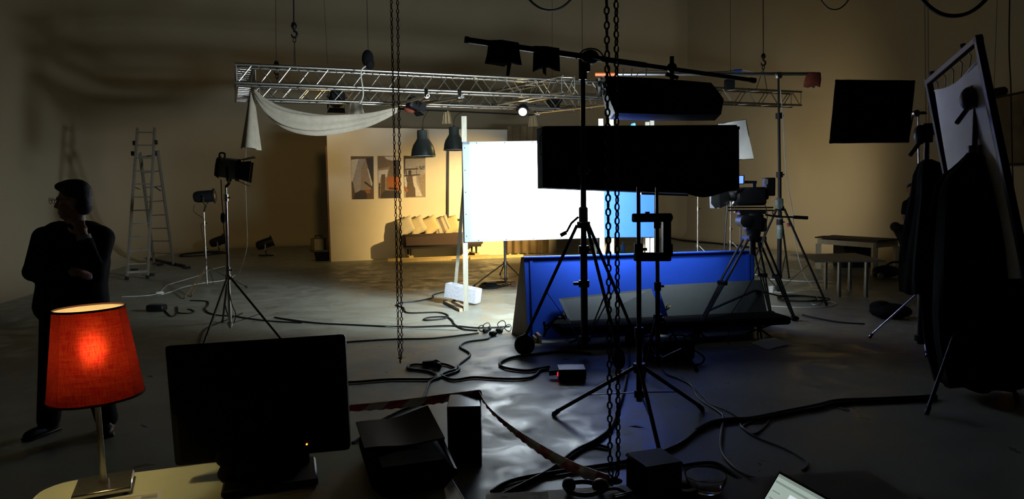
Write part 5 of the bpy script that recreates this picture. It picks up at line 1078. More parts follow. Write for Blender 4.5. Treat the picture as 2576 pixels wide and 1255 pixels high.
def flight(label, x0, x1, y0_, y1, y, z0):
    a, b = D(x0, y1, y), D(x1, y0_, y); w_ = b.x - a.x; h_ = b.z - a.z; c = V(((a.x + b.x) / 2, y + .25, z0 + h_ / 2)); t = thing('flight_case', label, 'flight case', V((c.x, c.y, z0)))
    part('panel', MB().box(c, (w_ - .02, .5, h_ - .02)), m_bplast, t)
    for sx in (-1, 1):
        for sy in (-1, 1): part('edge_trim', MB().box(c + V((sx * (w_ / 2 - .012), sy * .24, 0)), (.03, .03, h_)), m_alu, t)
        part('edge_trim', MB().box(c + V((0, -.24, sx * (h_ / 2 - .012))), (w_, .03, .03)), m_alu, t); part('edge_trim', MB().box(c + V((0, .24, sx * (h_ / 2 - .012))), (w_, .03, .03)), m_alu, t)
        for sz in (-1, 1): part('ball_corner', MB().ell(c + V((sx * (w_ / 2 - .02), -.235, sz * (h_ / 2 - .02))), .032, 10, 6), m_chrome, t)
    part('latch', MB().box(c + V((w_ * .25, -.25, 0)), (.08, .015, .1), None, .005), m_nickel, t); return h_
hh = flight('black flight case with silver edges at the bottom of the stack', 2459, 2566, 752, 842, 7.6, 0.0)
flight('black flight case with silver edges on top of the other', 2456, 2548, 684, 752, 7.6, hh)
g = G(2548, 905); t = thing('power_unit', 'dark power unit with an orange light on the floor by the cases', 'power unit', g); part('case', MB().box(g + V((0, .12, .17)), (.36, .25, .33), None, .01), m_bplast, t)
p = D(2537, 845, g.y - .01); part('indicator_led', MB().ell(p + V((0, .005, 0)), .008), e_led, t)
part('handle', MB().tube(smooth([g + V((-.1, .12, .33)), g + V((-.1, .12, .38)), g + V((.1, .12, .38)), g + V((.1, .12, .33))], 3), .012, 8), m_bplast, t)

# ================================================================== foreground: desk, lamp, monitor
ZD = .75
c1, c2, c3 = H(118, 1217, ZD), H(1068, 1098, ZD), None; du = (c2 - c1).normalized(); dn = V((du.y, -du.x, 0)); DW = (c2 - c1).length; DP = .80
t = thing('desk', 'pale laminate desk with rounded corner under the red lamp', 'desk', (c1 + c2) / 2 + dn * .4 - V((0, 0, ZD)))
poly = []; R_ = .09
for (cx_, cy_, a0) in ((R_, R_, 180), (DW - .03, .03, 270), (DW - .03, DP - .03, 0), (R_, DP - R_, 90)):
    rr = R_ if cx_ == R_ else .03
    for k in range(7): a = math.radians(a0 + 15 * k); poly.append(c1 + du * (cx_ + rr * math.cos(a)) + dn * (cy_ + rr * math.sin(a)))
part('desk_top', MB().hexa([p - V((0, 0, .028)) for p in poly], [p for p in poly]), m_table, t)
part('edge_band', MB().tube([p - V((0, 0, .014)) for p in poly], .0145, 6, True), m_table, t)
for a, b in ((.12, .1), (DW - .12, .1), (.12, DP - .1), (DW - .12, DP - .1)): p = c1 + du * a + dn * b; part('leg', MB().tube([V((p.x, p.y, 0)), V((p.x, p.y, ZD - .03))], .025, 12), m_nickel, t)
# lamp
lb = H(262, 1216, ZD + .02); t = thing('table_lamp', 'red fabric table lamp on a square nickel base, switched on', 'table lamp', V((lb.x, lb.y, ZD)))
Rl = M.Rotation(math.atan2(du.y, du.x) + .12, 3, 'Z')
part('base', MB().box(V((lb.x, lb.y, ZD + .016)), (.15, .15, .016), Rl, .004), m_nickel, t)
for a in (-1, 1):
    for b in (-1, 1): part('base_foot', MB().tube([V((lb.x, lb.y, ZD)) + Rl @ V((a * .06, b * .06, 0)), V((lb.x, lb.y, ZD + .01)) + Rl @ V((a * .06, b * .06, 0))], .008, 8), m_bplast, t)
ltop = D(224, 774, lb.y); lax = (ltop - V((lb.x, lb.y, ZD + .02))).normalized(); LB = V((lb.x, lb.y, ZD + .024)); Ll = (ltop - LB).length
part('stem', MB().tube([LB, LB + lax * Ll * .62], .0085, 14), m_nickel, t); part('socket', MB().tube([LB + lax * Ll * .58, LB + lax * Ll * .70], .017, 14), m_bplast, t)
part('stem_collar', MB().tube([LB, LB + lax * .012], .014, 14), m_nickel, t)
fr = frame(LB, lax, (0, 1, 0)); y0_, y1 = Ll * .497, Ll * .995; rb_, rt_ = .127, .093
ms = bpy.data.materials.new('red_shade_fabric'); ms.use_nodes = True; nt = ms.node_tree; nt.nodes.clear()
o_ = nt.nodes.new('ShaderNodeOutputMaterial'); tr = nt.nodes.new('ShaderNodeBsdfTranslucent'); df = nt.nodes.new('ShaderNodeBsdfDiffuse'); mx = nt.nodes.new('ShaderNodeMixShader'); mx.inputs[0].default_value = .35
tc_ = nt.nodes.new('ShaderNodeTexCoord'); wv = []
for ax_, scl in ((0, (900, 900, 40)), (1, (60, 60, 900))):
    mp = nt.nodes.new('ShaderNodeMapping'); mp.inputs['Scale'].default_value = [s * .35 for s in scl]; n = nt.nodes.new('ShaderNodeTexNoise'); n.inputs['Scale'].default_value = 1.0; n.inputs['Detail'].default_value = 2
    nt.links.new(tc_.outputs['Object'], mp.inputs[0]); nt.links.new(mp.outputs[0], n.inputs['Vector']); wv.append(n)
mm = nt.nodes.new('ShaderNodeMath'); mm.operation = 'ADD'; nt.links.new(wv[0].outputs['Fac'], mm.inputs[0]); nt.links.new(wv[1].outputs['Fac'], mm.inputs[1])
cr = nt.nodes.new('ShaderNodeValToRGB'); cr.color_ramp.elements[0].position = .38; cr.color_ramp.elements[1].position = .62; cr.color_ramp.elements[0].color = (.30, .009, .014, 1); cr.color_ramp.elements[1].color = (.48, .05, .012, 1)
hf = nt.nodes.new('ShaderNodeMath'); hf.operation = 'MULTIPLY'; hf.inputs[1].default_value = .5; nt.links.new(mm.outputs[0], hf.inputs[0]); nt.links.new(hf.outputs[0], cr.inputs[0])
rf = nt.nodes.new('ShaderNodeBsdfRefraction'); rf.inputs['IOR'].default_value = 1.3; rf.inputs['Roughness'].default_value = .8; mx0 = nt.nodes.new('ShaderNodeMixShader'); mx0.inputs[0].default_value = .6; nt.links.new(cr.outputs[0], rf.inputs[0]); nt.links.new(tr.outputs[0], mx0.inputs[1]); nt.links.new(rf.outputs[0], mx0.inputs[2])
nt.links.new(cr.outputs[0], tr.inputs[0]); df.inputs[0].default_value = (.22, .006, .025, 1)
nt.links.new(df.outputs[0], mx.inputs[1]); nt.links.new(mx0.outputs[0], mx.inputs[2]); mx.inputs[0].default_value = .7; nt.links.new(mx.outputs[0], o_.inputs[0])
lnm = bpy.data.materials.new('shade_lining'); lnm.use_nodes = True; n2 = lnm.node_tree; n2.nodes.clear(); oo = n2.nodes.new('ShaderNodeOutputMaterial'); d2 = n2.nodes.new('ShaderNodeBsdfDiffuse'); d2.inputs[0].default_value = (.75, .62, .42, 1); t2 = n2.nodes.new('ShaderNodeBsdfRefraction'); t2.inputs['IOR'].default_value = 1.3; t2.inputs['Roughness'].default_value = .8; t2.inputs[0].default_value = (1, .9, .75, 1); x2 = n2.nodes.new('ShaderNodeMixShader'); x2.inputs[0].default_value = .55; n2.links.new(d2.outputs[0], x2.inputs[1]); n2.links.new(t2.outputs[0], x2.inputs[2]); n2.links.new(x2.outputs[0], oo.inputs[0])
cone = lambda dr, n=64: ([((rb_ if i == 0 else rt_) * 1.0 * math.cos(2 * math.pi * j / n) * (1 - dr), y0_ + .001 if i == 0 else y1 - .001, (rb_ if i == 0 else rt_) * math.sin(2 * math.pi * j / n) * (1 - dr)) for i in (0, 1) for j in range(n)], [(j, (j + 1) % n, n + (j + 1) % n, n + j) for j in range(n)])
part('shade_lining', MB(fr).add(*cone(.015)), lnm, t)
part('shade', MB(fr).add(*(lambda n: ([( (rb_ if i == 0 else rt_) * math.cos(2 * math.pi * j / n), y0_ if i == 0 else y1, (rb_ if i == 0 else rt_) * math.sin(2 * math.pi * j / n)) for i in (0, 1) for j in range(n)], [(j, (j + 1) % n, n + (j + 1) % n, n + j) for j in range(n)]))(64)), ms, t)
for rr, yy in ((rb_, y0_), (rt_, y1)): part('shade_hem', MB(fr).lathe([(rr - .001, yy - .002), (rr + .0015, yy - .002), (rr + .0015, yy + .004), (rr - .001, yy + .004)], 64, True), m_redc, t)
part('shade_ring', MB(fr).lathe([(.019, Ll * .66), (.022, Ll * .66), (.022, Ll * .68), (.019, Ll * .68)], 16, True).tube([(0.02, Ll * .67, 0), (.105, Ll * .70, 0)], .002, 6).tube([(-.01, Ll * .67, .017), (-.052, Ll * .70, .09)], .002, 6).tube([(-.01, Ll * .67, -.017), (-.052, Ll * .70, -.09)], .002, 6), m_nickel, t)
bulb = LB + lax * Ll * .76; part('bulb', MB().ell(bulb, (.026, .026, .034), 16, 10), emis('bulb_glass', (1.0, .80, .42), 20.0), t)
lamp('POINT', 'bulb_light', bulb, (0, 0, -1), P_DESK, (1.0, .82, .40), t, shadow_soft_size=.034)
# monitor (screen off, faces the camera)
ym = 2.06; q = [D(415, 870, ym + .02), D(868, 840, ym + .11), D(881, 1131, ym + .05), D(441, 1172, ym - .04)]
nM = (q[1] - q[0]).cross(q[3] - q[0]).normalized(); nM = nM if nM.y < 0 else -nM; cen = sum(q, V((0, 0, 0))) / 4
t = thing('computer_monitor', 'switched-off black computer monitor with an orange standby light on the desk', 'monitor', V((cen.x, cen.y + .03, ZD)))
rq = []
for i in range(4):
    for k in (-1, 0, 1):
        a = q[i].lerp(q[i - 1], .03); b = q[i].lerp(q[(i + 1) % 4], .03); rq.append({-1: a, 0: q[i].lerp((a + b) / 2, .45), 1: b}[k])
part('bezel', MB().hexa([p - nM * .04 for p in rq][::-1], [p for p in rq][::-1]), m_bplast, t)
m_lcd = mat('dark_lcd', (.004, .004, .005), .3, var=.05, scale=3, spec=.3); iq = [p.lerp(cen, .07) for p in q]; part('screen', MB().hexa([p + nM * .0005 for p in iq], [p + nM * .0018 for p in iq]), m_lcd, t)
led = PL(772, 1117, q[0], nM, .003); part('standby_led', MB().ell(led, .0028), e_led, t)
bc = H(665, 1228, ZD); Rm = M.Rotation(math.atan2(du.y, du.x), 3, 'Z')
part('stand_base', MB().box(V((bc.x, bc.y + .06, ZD + .012)), (.27, .2, .022), Rm, .006), m_bplast, t); part('stand_neck', MB().box(V((bc.x + .03, bc.y + .13, ZD + .09)), (.13, .03, .16), Rm, .005), m_bplast, t)
part('rear_hump', MB().box(cen - nM * .055, (.25, .04, .2), Rm, .02), m_bplast, t)
p = H(548, 1222, ZD); single('glove', MB().ell(p + V((.045, .02, .035)), (.05, .05, .036)).ell(p + V((.02, .03, .075)), (.035, .03, .03)).tube([p + V((.0, .03, .1)), p + V((.03, .03, .07))], [.012, .018], 8).ell(p + V((.1, .02, .04)), (.07, .05, .04)), m_blk, 'crumpled black cloth heap on the desk below the monitor', 'cloth')
pq = [H(245, 1256, ZD), H(409, 1234, ZD), H(412, 1300, ZD), H(200, 1320, ZD)]
t = thing('paper_sheet', 'printed paper sheet lying on the desk before the lamp', 'paper', pq[0]); part('sheet', MB().hexa([p + V((0, 0, .0008)) for p in pq][::-1], [p + V((0, 0, .0018)) for p in pq][::-1]), m_paper, t)
def pp(u, v, z=.0024): return pq[0].lerp(pq[1], u).lerp(pq[3].lerp(pq[2], u), v) + V((0, 0, z))
mb = MB()
for (u0, v0, u1, v1, c_) in [(.08, .10, .92, .13, 0), (.08, .17, .40, .20, 1), (.45, .17, .60, .20, 0), (.68, .16, .92, .28, 1), (.08, .26, .6, .28, 0), (.08, .33, .92, .35, 1)]:
    mb.cur = c_; mb.add([pp(u0, v0), pp(u1, v0), pp(u1, v1), pp(u0, v1)], [(0, 1, 2, 3)])
part('print', mb, [mat('ink_yellow', (.55, .42, .06), .7, var=.05), mat('ink_grey', (.28, .28, .26), .7, var=.05)], t)
# black bag on the desk end
bo = H(1010, 1168, ZD); fr = M.Translation(bo) @ M.Rotation(math.atan2(du.y, du.x), 4, 'Z')
t = thing('leather_bag', 'black leather bag with a shiny folded flap on the desk end', 'bag', bo)
mb = MB(); mb.box((0, -.05, .045), (.24, .42, .088), None, .03); mb.v = [tuple(fr @ V(p)) for p in mb.v]; part('body', mb, m_blk, t)
m_lea = mat('glossy_leather', (.006, .006, .005), .55, var=.2, scale=10, spec=.12)
part('flap', MB(fr).grid(lambda u, v: (-.125 + .25 * u, .17 - .26 * v, .093 + .004 * math.sin(u * 7 + 1) + .03 * u * u * (1 - v)), 14, 10, .006), m_lea, t)
part('strap', MB(fr).tube(smooth([(.118, .14, .10), (.135, .1, .07), (.145, -.02, .02), (.14, -.15, .013)], 5), .012, 8), m_lea, t)
# speaker on the floor with the barrier tape
s0 = D(1123, 1022, 4.0); s1v = D(1208, 1016, 4.0); zt = s0.z; sw_ = (s1v - s0).length; g = V(((s0.x + s1v.x) / 2, 4.0 + .12, 0))
t = thing('floor_speaker', 'upright black loudspeaker box on the floor with barrier tape tied to it', 'speaker', g)
Rz = M.Rotation(.03, 3, 'Z'); part('cabinet', MB().box(g + V((0, 0, zt / 2)), (sw_, .26, zt), Rz, .004), mat('black_lacquer', (.02, .02, .022), .22, var=.05, scale=5), t)
part('grille', MB().box(g + V((0, -.132, zt / 2)), (sw_ - .03, .012, zt - .04), Rz, .004), m_blk, t)
m_tape = bpy.data.materials.new('barrier_tape'); m_tape.use_nodes = True; nt = m_tape.node_tree; b_ = nt.nodes['Principled BSDF']; b_.inputs['Roughness'].default_value = .28
uvn = nt.nodes.new('ShaderNodeAttribute'); uvn.attribute_name = 'along'; mw = nt.nodes.new('ShaderNodeMath'); mw.operation = 'PINGPONG'; mw.inputs[1].default_value = 1.0; gt = nt.nodes.new('ShaderNodeMath'); gt.operation = 'GREATER_THAN'; gt.inputs[1].default_value = .5
mc = nt.nodes.new('ShaderNodeMix'); mc.data_type = 'RGBA'; mc.inputs[6].default_value = (.42, .012, .035, 1); mc.inputs[7].default_value = (.62, .58, .52, 1)
nt.links.new(uvn.outputs['Fac'], mw.inputs[0]); nt.links.new(mw.outputs[0], gt.inputs[0]); nt.links.new(gt.outputs[0], mc.inputs[0]); nt.links.new(mc.outputs[2], b_.inputs['Base Color'])
def tape(pts, w_, parent, twist, per=.16):
    P = smooth(pts, 14); mb = MB(); al = []; L = 0; n = len(P)
    for i, p in enumerate(P):
        if i: L += (P[i] - P[i - 1]).length
        tg = (P[min(i + 1, n - 1)] - P[max(i - 1, 0)]).normalized(); a = twist(i / (n - 1)); sd = tg.cross(V((0, 0, 1))).normalized(); up_ = sd.cross(tg)
        wv_ = (up_ * math.cos(a) + sd * math.sin(a)) * w_ / 2
        mb.v += [tuple(p - wv_ + V((0, 0, .004 * math.sin(i * 1.9)))), tuple(p - wv_ * .7 + sd * .008 * math.sin(i * 1.3)), tuple(p + wv_)]
        al += [L / per + .35, L / per + .3, L / per - .2]
    for i in range(n - 1):
        for j in (0, 1): mb.f.append((i * 3 + j, i * 3 + 3 + j, i * 3 + 4 + j, i * 3 + 1 + j)); mb.mi.append(0)
    o = part('tape_run', mb, m_tape, parent); at = o.data.attributes.new('along', 'FLOAT', 'POINT'); at.data.foreach_set('value', al); o.modifiers.new('th', 'SOLIDIFY').thickness = .0015; return o
k1 = D(1205, 992, 4.22); t = thing('barrier_tape', 'red and white barrier tape stretched from the loudspeaker to the heavy chain', 'barrier tape', k1)
tape([D(700, 1040, 4.75), D(880, 1027, 4.6), D(1000, 1017, 4.45), D(1110, 1003, 4.32), D(1165, 995, 4.27), k1 + V((0, 0, .005))], .055, t, lambda k: .15 + .25 * math.sin(k * 9))
tape([k1 + V((.005, 0, 0)), D(1232, 1030, 3.85), D(1290, 1082, 3.45), D(1370, 1137, 3.0), D(1450, 1180, 2.65), ch_bot + V((-.01, 0, .005))], .05, t, lambda k: .2 + .25 * math.sin(k * 7))
part('knot', MB().ell(k1, (.02, .02, .03)), m_redc, t); part('knot', MB().ell(ch_bot + V((0, 0, .005)), (.03, .012, .012)), m_redc, t)
# second table
T1, T2 = H(1222, 1243, ZD), H(2180, 1182, ZD); tu2 = (T2 - T1).normalized(); tn2 = V((tu2.y, -tu2.x, 0)); TW = (T2 - T1).length
t = thing('work_table', 'dark work table holding the laptop, papers and headphones', 'table', (T1 + T2) / 2 + tn2 * .5 - V((0, 0, ZD)))
pl = [T1, T2, T2 + tn2 * 1.0, T1 + tn2 * 1.0]; part('table_top', MB().hexa([p - V((0, 0, .025)) for p in pl], pl), m_grtab, t)
for a in (.08, TW - .08):
    for b in (.08, .92): p = T1 + tu2 * a + tn2 * b; part('leg', MB().tube([V((p.x, p.y, 0)), V((p.x, p.y, ZD - .02))], .025, 12), m_nickel, t)
pq = [H(1234, 1241, ZD), H(1378, 1239, ZD), H(1390, 1330, ZD), H(1215, 1335, ZD)]; t = thing('paper_sheet', 'sketched paper sheet lying at the end of the dark work table', 'paper', pq[0])
part('sheet', MB().hexa([p + V((0, 0, .0008)) for p in pq][::-1], [p + V((0, 0, .0018)) for p in pq][::-1]), m_paper, t)
mb = MB()
for (u0, v0, u1, v1) in [(.2, .12, .3, .16), (.7, .06, .95, .08), (.82, .10, .9, .20), (.75, .15, .8, .19)]: mb.add([pp(u0, v0), pp(u1, v0), pp(u1, v1), pp(u0, v1)], [(0, 1, 2, 3)])
part('print', mb, MT['ink_grey'], t)
hb = H(1468, 1243, ZD); t = thing('headphones', 'black headphones with a round headband on the dark work table', 'headphones', hb)
part('headband', MB().tube([hb + V((.05 * math.cos(a), .045 * math.sin(a), .018)) for a in [i * .393 for i in range(16)]], .007, 8, True), m_bplast, t); part('ear_cup', MB().ell(hb + V((.05, .01, .02)), (.025, .03, .02)), m_bplast, t); part('ear_cup', MB().ell(hb + V((-.04, .02, .02)), (.02, .028, .02)), m_bplast, t); part('cord', MB().tube(smooth([hb + V((.05, .0, .01)), hb + V((.1, .02, .006)), hb + V((.13, -.03, .006))], 5), .005, 6), m_rub, t)
p = H(1571, 1249, ZD); single('pen', MB().tube([p + V((-.03, -.012, .006)), p + V((.03, .012, .006))], .005, 10).tube([p + V((.03, .012, .006)), p + V((.038, .015, .006))], [.005, .001], 10), m_chrome, 'shiny metal pen lying between the headphones and the black case', 'pen')
p = H(1650, 1252, ZD); t = thing('small_case', 'small black case standing on the dark work table', 'case', p); part('body', MB().box(p + V((0, .03, .05)), (.12, .12, .095), Rm, .008), m_blk, t); part('lid', MB().box(p + V((0, .03, .101)), (.122, .122, .012), Rm, .005), m_bplast, t)
p = H(1775, 1232, ZD); t = thing('glass_dish', 'clear glass dish catching light beside the small black case', 'dish', p); part('bowl', MB(M.Translation(p) @ M.Rotation(math.pi / 2, 4, 'X')).lathe([(0, .004), (.045, .004), (.058, .03), (.06, .045), (.056, .045), (.053, .03), (.042, .009), (0, .009)], 28), m_glass, t)
p = H(1722, 1240, ZD); single('tape_roll', MB(M.Translation(p + V((0, 0, .001))) @ M.Rotation(math.pi / 2, 4, 'X')).lathe([(.022, 0), (.038, 0), (.038, .02), (.022, .02)], 28, True), m_canvas, 'small brown tape roll on the dark work table', 'tape roll')
# laptop
hl, hr = V((.56, 1.66, ZD + .012)), V((.66, 1.33, ZD + .012)); a_, b_2 = D(1961, 1185, 1.62), D(2093, 1257, 1.455)
ldir = (b_2 - a_).normalized(); up_ = V((.10, .0, .21)); la = a_; lb2 = a_ + ldir * .33; bl, br2 = la - up_.normalized() * .215, lb2 - up_.normalized() * .215
bl.z = br2.z = max(ZD + .015, bl.z) if bl.z > ZD else ZD + .015
t = thing('laptop', 'open laptop with a lit document on its screen', 'laptop', (bl + br2) / 2 - V((0, 0, .014)))
ln = (lb2 - la).cross(bl - la).normalized(); ln = ln if ln.x < 0 else -ln
sq = [la, lb2, br2, bl]; part('lid', MB().hexa([p - ln * .008 for p in sq], [p for p in sq]), m_bplast, t)
def lp(u, v, o=.0006): return la.lerp(lb2, u).lerp(bl.lerp(br2, u), v) + ln * o
def lq(u0, v0, u1, v1, o): return [lp(u0, v0, o), lp(u1, v0, o), lp(u1, v1, o), lp(u0, v1, o)]
mb = MB(); cols = [emis('lcd_pale', (.42, .52, .46), .75), emis('lcd_grey', (.26, .33, .29), .7), emis('lcd_page', (.66, .75, .80), .95), emis('lcd_blue', (.04, .08, .45), .8)]
for c_, u0, v0, u1, v1, o in [(0, .015, .03, .985, .97, .0006), (1, .015, .03, .985, .07, .0009), (1, .02, .12, .985, .15, .0009), (2, .20, .20, .80, .97, .0009), (3, .42, .22, .80, .26, .0012), (1, .22, .33, .6, .345, .0012), (1, .22, .4, .7, .415, .0012), (1, .04, .25, .12, .27, .0012), (1, .04, .35, .12, .37, .0012), (1, .04, .45, .12, .47, .0012), (1, .84, .22, .95, .9, .0009)]:
    mb.cur = c_; mb.add(lq(u0, v0, u1, v1, o), [(0, 1, 2, 3)])
part('screen', mb, cols, t)
bd = V((-abs(ldir.y), ldir.x * (1 if ldir.y < 0 else -1) * -1, 0)).normalized(); bd = V((ldir.y, -ldir.x, 0)); bd = bd if bd.x < 0 else -bd; bd.normalize()
kb = [bl, br2, br2 + bd * .22, bl + bd * .22]; part('keyboard_base', MB().hexa([V((p.x, p.y, ZD + .001)) for p in kb], [V((p.x, p.y, ZD + .016)) for p in kb]), m_bplast, t)
for i in range(5):
    part('key_row', MB().bar(V((*(bl.lerp(br2, .06) + bd * (.03 + .022 * i)).xy, ZD + .0175)), V((*(bl.lerp(br2, .94) + bd * (.03 + .022 * i)).xy, ZD + .0175)), .017, .003), m_rub, t)
# ================================================================== floor cables and papers
Z = lambda pts, s, ox, oy: [(ox + x / s, oy + y / s) for x, y in pts]
z4 = lambda *p: Z(p, 3.921, 900, 680); z2 = lambda *p: Z(p, 3.024, 1320, 840); z3 = lambda *p: Z(p, 3.024, 1760, 840); zl = lambda *p: Z(p, 2.2417, 280, 300); zr = lambda *p: Z(p, 2.6146, 1640, 400)
cable(z4((1180, 192), (1130, 170), (1000, 195), (865, 217), (745, 248), (738, 275), (580, 312), (440, 325), (378, 350), (450, 375), (470, 415), (540, 428), (790, 422), (888, 450), (860, 482), (700, 500), (650, 490), (720, 470), (870, 468), (930, 500), (960, 545), (1050, 590), (1180, 602)), .011, m_rub, 'black cable with a small loop running past the concrete block')
cable(z4((-820, 470), (-500, 520), (0, 548), (500, 568), (900, 555), (1200, 576), (1500, 562)), .011, m_rub, 'long black cable crossing the floor from the tall stand to the blue flat')
cable(z4((-820, 462), (-400, 515), (0, 540), (250, 560), (400, 572), (700, 583), (1000, 590)), .006, m_wcord, 'thin pale cord running beside the long black floor cable')
cable(z4((-300, 735), (0, 710), (400, 688), (750, 680), (1190, 628)), .011, m_rub, 'black cable from behind the monitor to the plug cluster by the flat')
cable(z4((1310, 640), (1300, 670), (1260, 690), (1080, 715), (1010, 765), (1110, 840), (1000, 940), (995, 1000), (850, 1055), (720, 1105), (690, 1160), (650, 1275), (600, 1330), (420, 1400), (230, 1500), (100, 1620), (-50, 1720)), .011, m_rub, 'winding black cable from the plug cluster toward the leather bag')
cable(z4((-200, 1120), (0, 1113), (300, 1090), (600, 1088), (720, 1085), (775, 1050), (700, 1010), (560, 992), (495, 978), (500, 955), (570, 940), (660, 945)), .012, m_rub, 'black cable looping into the adaptor plug on the floor')
cable(z4((790, 930), (880, 945), (965, 985), (880, 1015), (830, 1040), (860, 1068), (960, 1092), (1150, 1068), (1400, 1082), (1650, 1080), (1750, 1050), (1800, 1000), (1890, 990)), .012, m_rub, 'black cable from the adaptor plug to the grey power box')
cable(z4((1890, 968), (1800, 985), (1650, 1005), (1450, 975), (1400, 935), (1500, 880), (1750, 840), (2039, 815), (2300, 835)), .014, m_rub, 'thick black cable curving from the power box under the crank stand')
for lab, x, y in (('black adaptor plug lying on the floor among the cable loops', 1081, 922), ('small black plug beside the adaptor on the floor', 1104, 928)):
    g = G(x, y); single('adaptor_plug', MB().box(g + V((0, 0, .03)), (.14 if x < 1090 else .05, .07, .055), M.Rotation(.3, 3, 'Z'), .015).ell(g + V((.06 if x < 1090 else -.02, .02, .035)), (.04, .03, .03)), m_bplast, lab, 'plug')
t = thing('plug_cluster', 'cluster of black plugs and cord loops at the corner of the blue flat', 'plugs', G(1236, 842))
for x, y, s in ((1222, 838, .05), (1240, 845, .06), (1256, 838, .05), (1232, 832, .04)): part('plug', MB().box(G(x, y) + V((0, 0, .03)), (s * 1.8, s, .055), M.Rotation(x * .7, 3, 'Z'), .014), m_bplast, t)
for x, y, r_ in ((1210, 834, .035), (1224, 832, .045), (1262, 828, .05), (1278, 834, .04)): c = G(x, y); part('cord_loop', MB().tube([c + V((r_ * math.cos(a), .04 * math.sin(a * 2), r_ + .006 + r_ * math.sin(a))) for a in [i * .42 for i in range(15)]], .006, 6, True), m_rub, t)
t = thing('cable_coil', 'loose coil of black cable with a box behind the concrete block', 'cable coil', G(1235, 722))
for k in range(4): c = G(1232 + 6 * k, 722 - k); part('coil_turn', MB().tube([c + V(((.2 + .03 * k) * math.cos(a), (.3 + .05 * math.sin(k)) * math.sin(a), .012 + .01 * k)) for a in [i * .393 for i in range(16)]], .010, 6, True), m_rub, t)
part('junction_box', MB().box(G(1236, 720) + V((0, 0, .04)), (.2, .12, .07), None, .01), m_bplast, t)
single('socket_box', MB().box(G(1291, 720) + V((0, 0, .045)), (.09, .1, .09), None, .01), m_redw, 'small dark red socket box on the floor by the silver stand', 'socket')
cable(z2((1000, 12), (880, 35), (810, 65), (795, 120), (790, 250), (760, 420), (720, 560), (660, 720), (580, 800), (500, 850), (380, 910), (200, 1050), (0, 1160), (-200, 1260)), .014, m_rub, 'thick black cable sweeping from the slim stand to the work table')
cable(z2((1633, 668), (1400, 700), (1300, 760), (1200, 840), (1050, 910), (850, 968), (700, 1000), (400, 1045), (0, 1110), (-160, 1160), (-250, 1220)), .013, m_rub, 'black cable running behind the heavy chain across the floor')
cable(z2((640, 880), (560, 860), (480, 870), (380, 930), (250, 1030), (120, 1100), (-150, 1210)), .010, m_rub, 'short black cable branching off beside the thick sweeping one')
cable(z2((1060, 150), (1050, 250), (1080, 310), (1180, 350), (1270, 400), (1330, 500), (1480, 600), (1510, 650), (1490, 800), (1500, 900), (1560, 990), (1700, 1090), (1900, 1130)), .008, m_gcord, 'grey cord winding away from the tool bag')
cable(z2((1190, 330), (1290, 420), (1360, 480), (1420, 545), (1520, 580), (1640, 650), (1640, 700)), .005, m_gcord, 'thin grey cord beside the winding grey one')
cable(z2((1200, 1020), (1330, 1000), (1450, 1000), (1560, 1060), (1700, 1160), (1760, 1240)), .012, m_rub, 'black cable bending round beyond the small black case')
cable(z3((-20, 750), (100, 690), (250, 668), (400, 660), (700, 600), (900, 560), (1050, 525), (1300, 515), (1633, 500), (1800, 490)), .016, m_rub, 'thick black cable running off toward the flight cases')
cable(z3((150, 672), (400, 668), (700, 612), (900, 575), (1060, 540), (1633, 512), (1800, 500)), .013, m_rub, 'second thick black cable lying along the first toward the cases')
cable(z3((260, 640), (310, 670), (318, 710), (400, 765), (470, 735), (520, 680), (530, 640), (500, 625), (440, 645), (380, 680), (330, 720), (450, 800), (650, 880), (800, 965), (820, 1010), (780, 1045)), .006, m_gcord, 'thin grey cord knotted in a loop over the thick cables')
pq = [G(1889, 863), G(1935, 850), G(1992, 868), G(1932, 880)]; single('paper_sheet', MB().grid(lambda u, v: pq[0].lerp(pq[1], u).lerp(pq[3].lerp(pq[2], u), v) + V((0, 0, .004 + .02 * u * u * (1 - v) + .015 * v * v * u)), 8, 8, .001), m_paper, 'curled white paper sheet lying on the floor by the tripod', 'paper')
g = G(2123, 1031); single('cigarette_stub', MB().tube([g + V((-.02, .035, .006)), g + V((.02, -.035, .006))], .006, 8), m_paper, 'tiny white stub lying on the dark floor by the thick cables', 'litter')
for lab, x, y, s in (('small red leaf-shaped scrap on the floor near the stand legs', 1600, 1073, .05), ('tiny red scrap on the floor beside the red lamp', 378, 947, .04), ('tiny red scrap on the floor by the tall lamp stand', 697, 787, .04)):
    g = G(x, y); single('red_scrap', MB().plate([g + V((-s, .0, .001)), g + V((0, .02, .002)), g + V((s, -.03, .001)), g + V((0, -.02, .001))], .001, (0, 0, 1)), m_red, lab, 'litter')
cable(zl((60, 1003), (130, 1000), (200, 996), (240, 990), (270, 985)), .006, m_wcord, 'short white cord with a plug end near the black transformer')
cable(zl((265, 985), (300, 950), (320, 935), (420, 905), (500, 880), (560, 850), (640, 830)), .006, m_wcord, 'white extension cord running to the slim chrome stand')
cable(zl((285, 990), (350, 970), (420, 945), (520, 925), (640, 908), (700, 880)), .006, m_wcord, 'white cord running beside the other past the chrome stand')
g = G(402, 740); single('white_plug', MB().box(g + V((0, 0, .025)), (.13, .07, .048), M.Rotation(.3, 3, 'Z'), .015), m_wcord, 'white socket plug joining the white cords on the floor', 'plug')
g = G(392, 784); t = thing('transformer', 'black transformer brick on the floor near the red lamp', 'transformer', g); part('case', MB().box(g + V((0, .03, .055)), (.26, .16, .1), None, .02), m_bplast, t); part('top_plate', MB().box(g + V((0, .03, .108)), (.2, .1, .008)), m_grey, t)
cable(zl((300, 1078), (320, 1100), (340, 1115), (365, 1105), (375, 1080), (370, 1058), (372, 1085), (390, 1096), (440, 1097), (468, 1088), (450, 1076), (430, 1074)), .008, m_rub, 'black transformer cord curling to its plug')
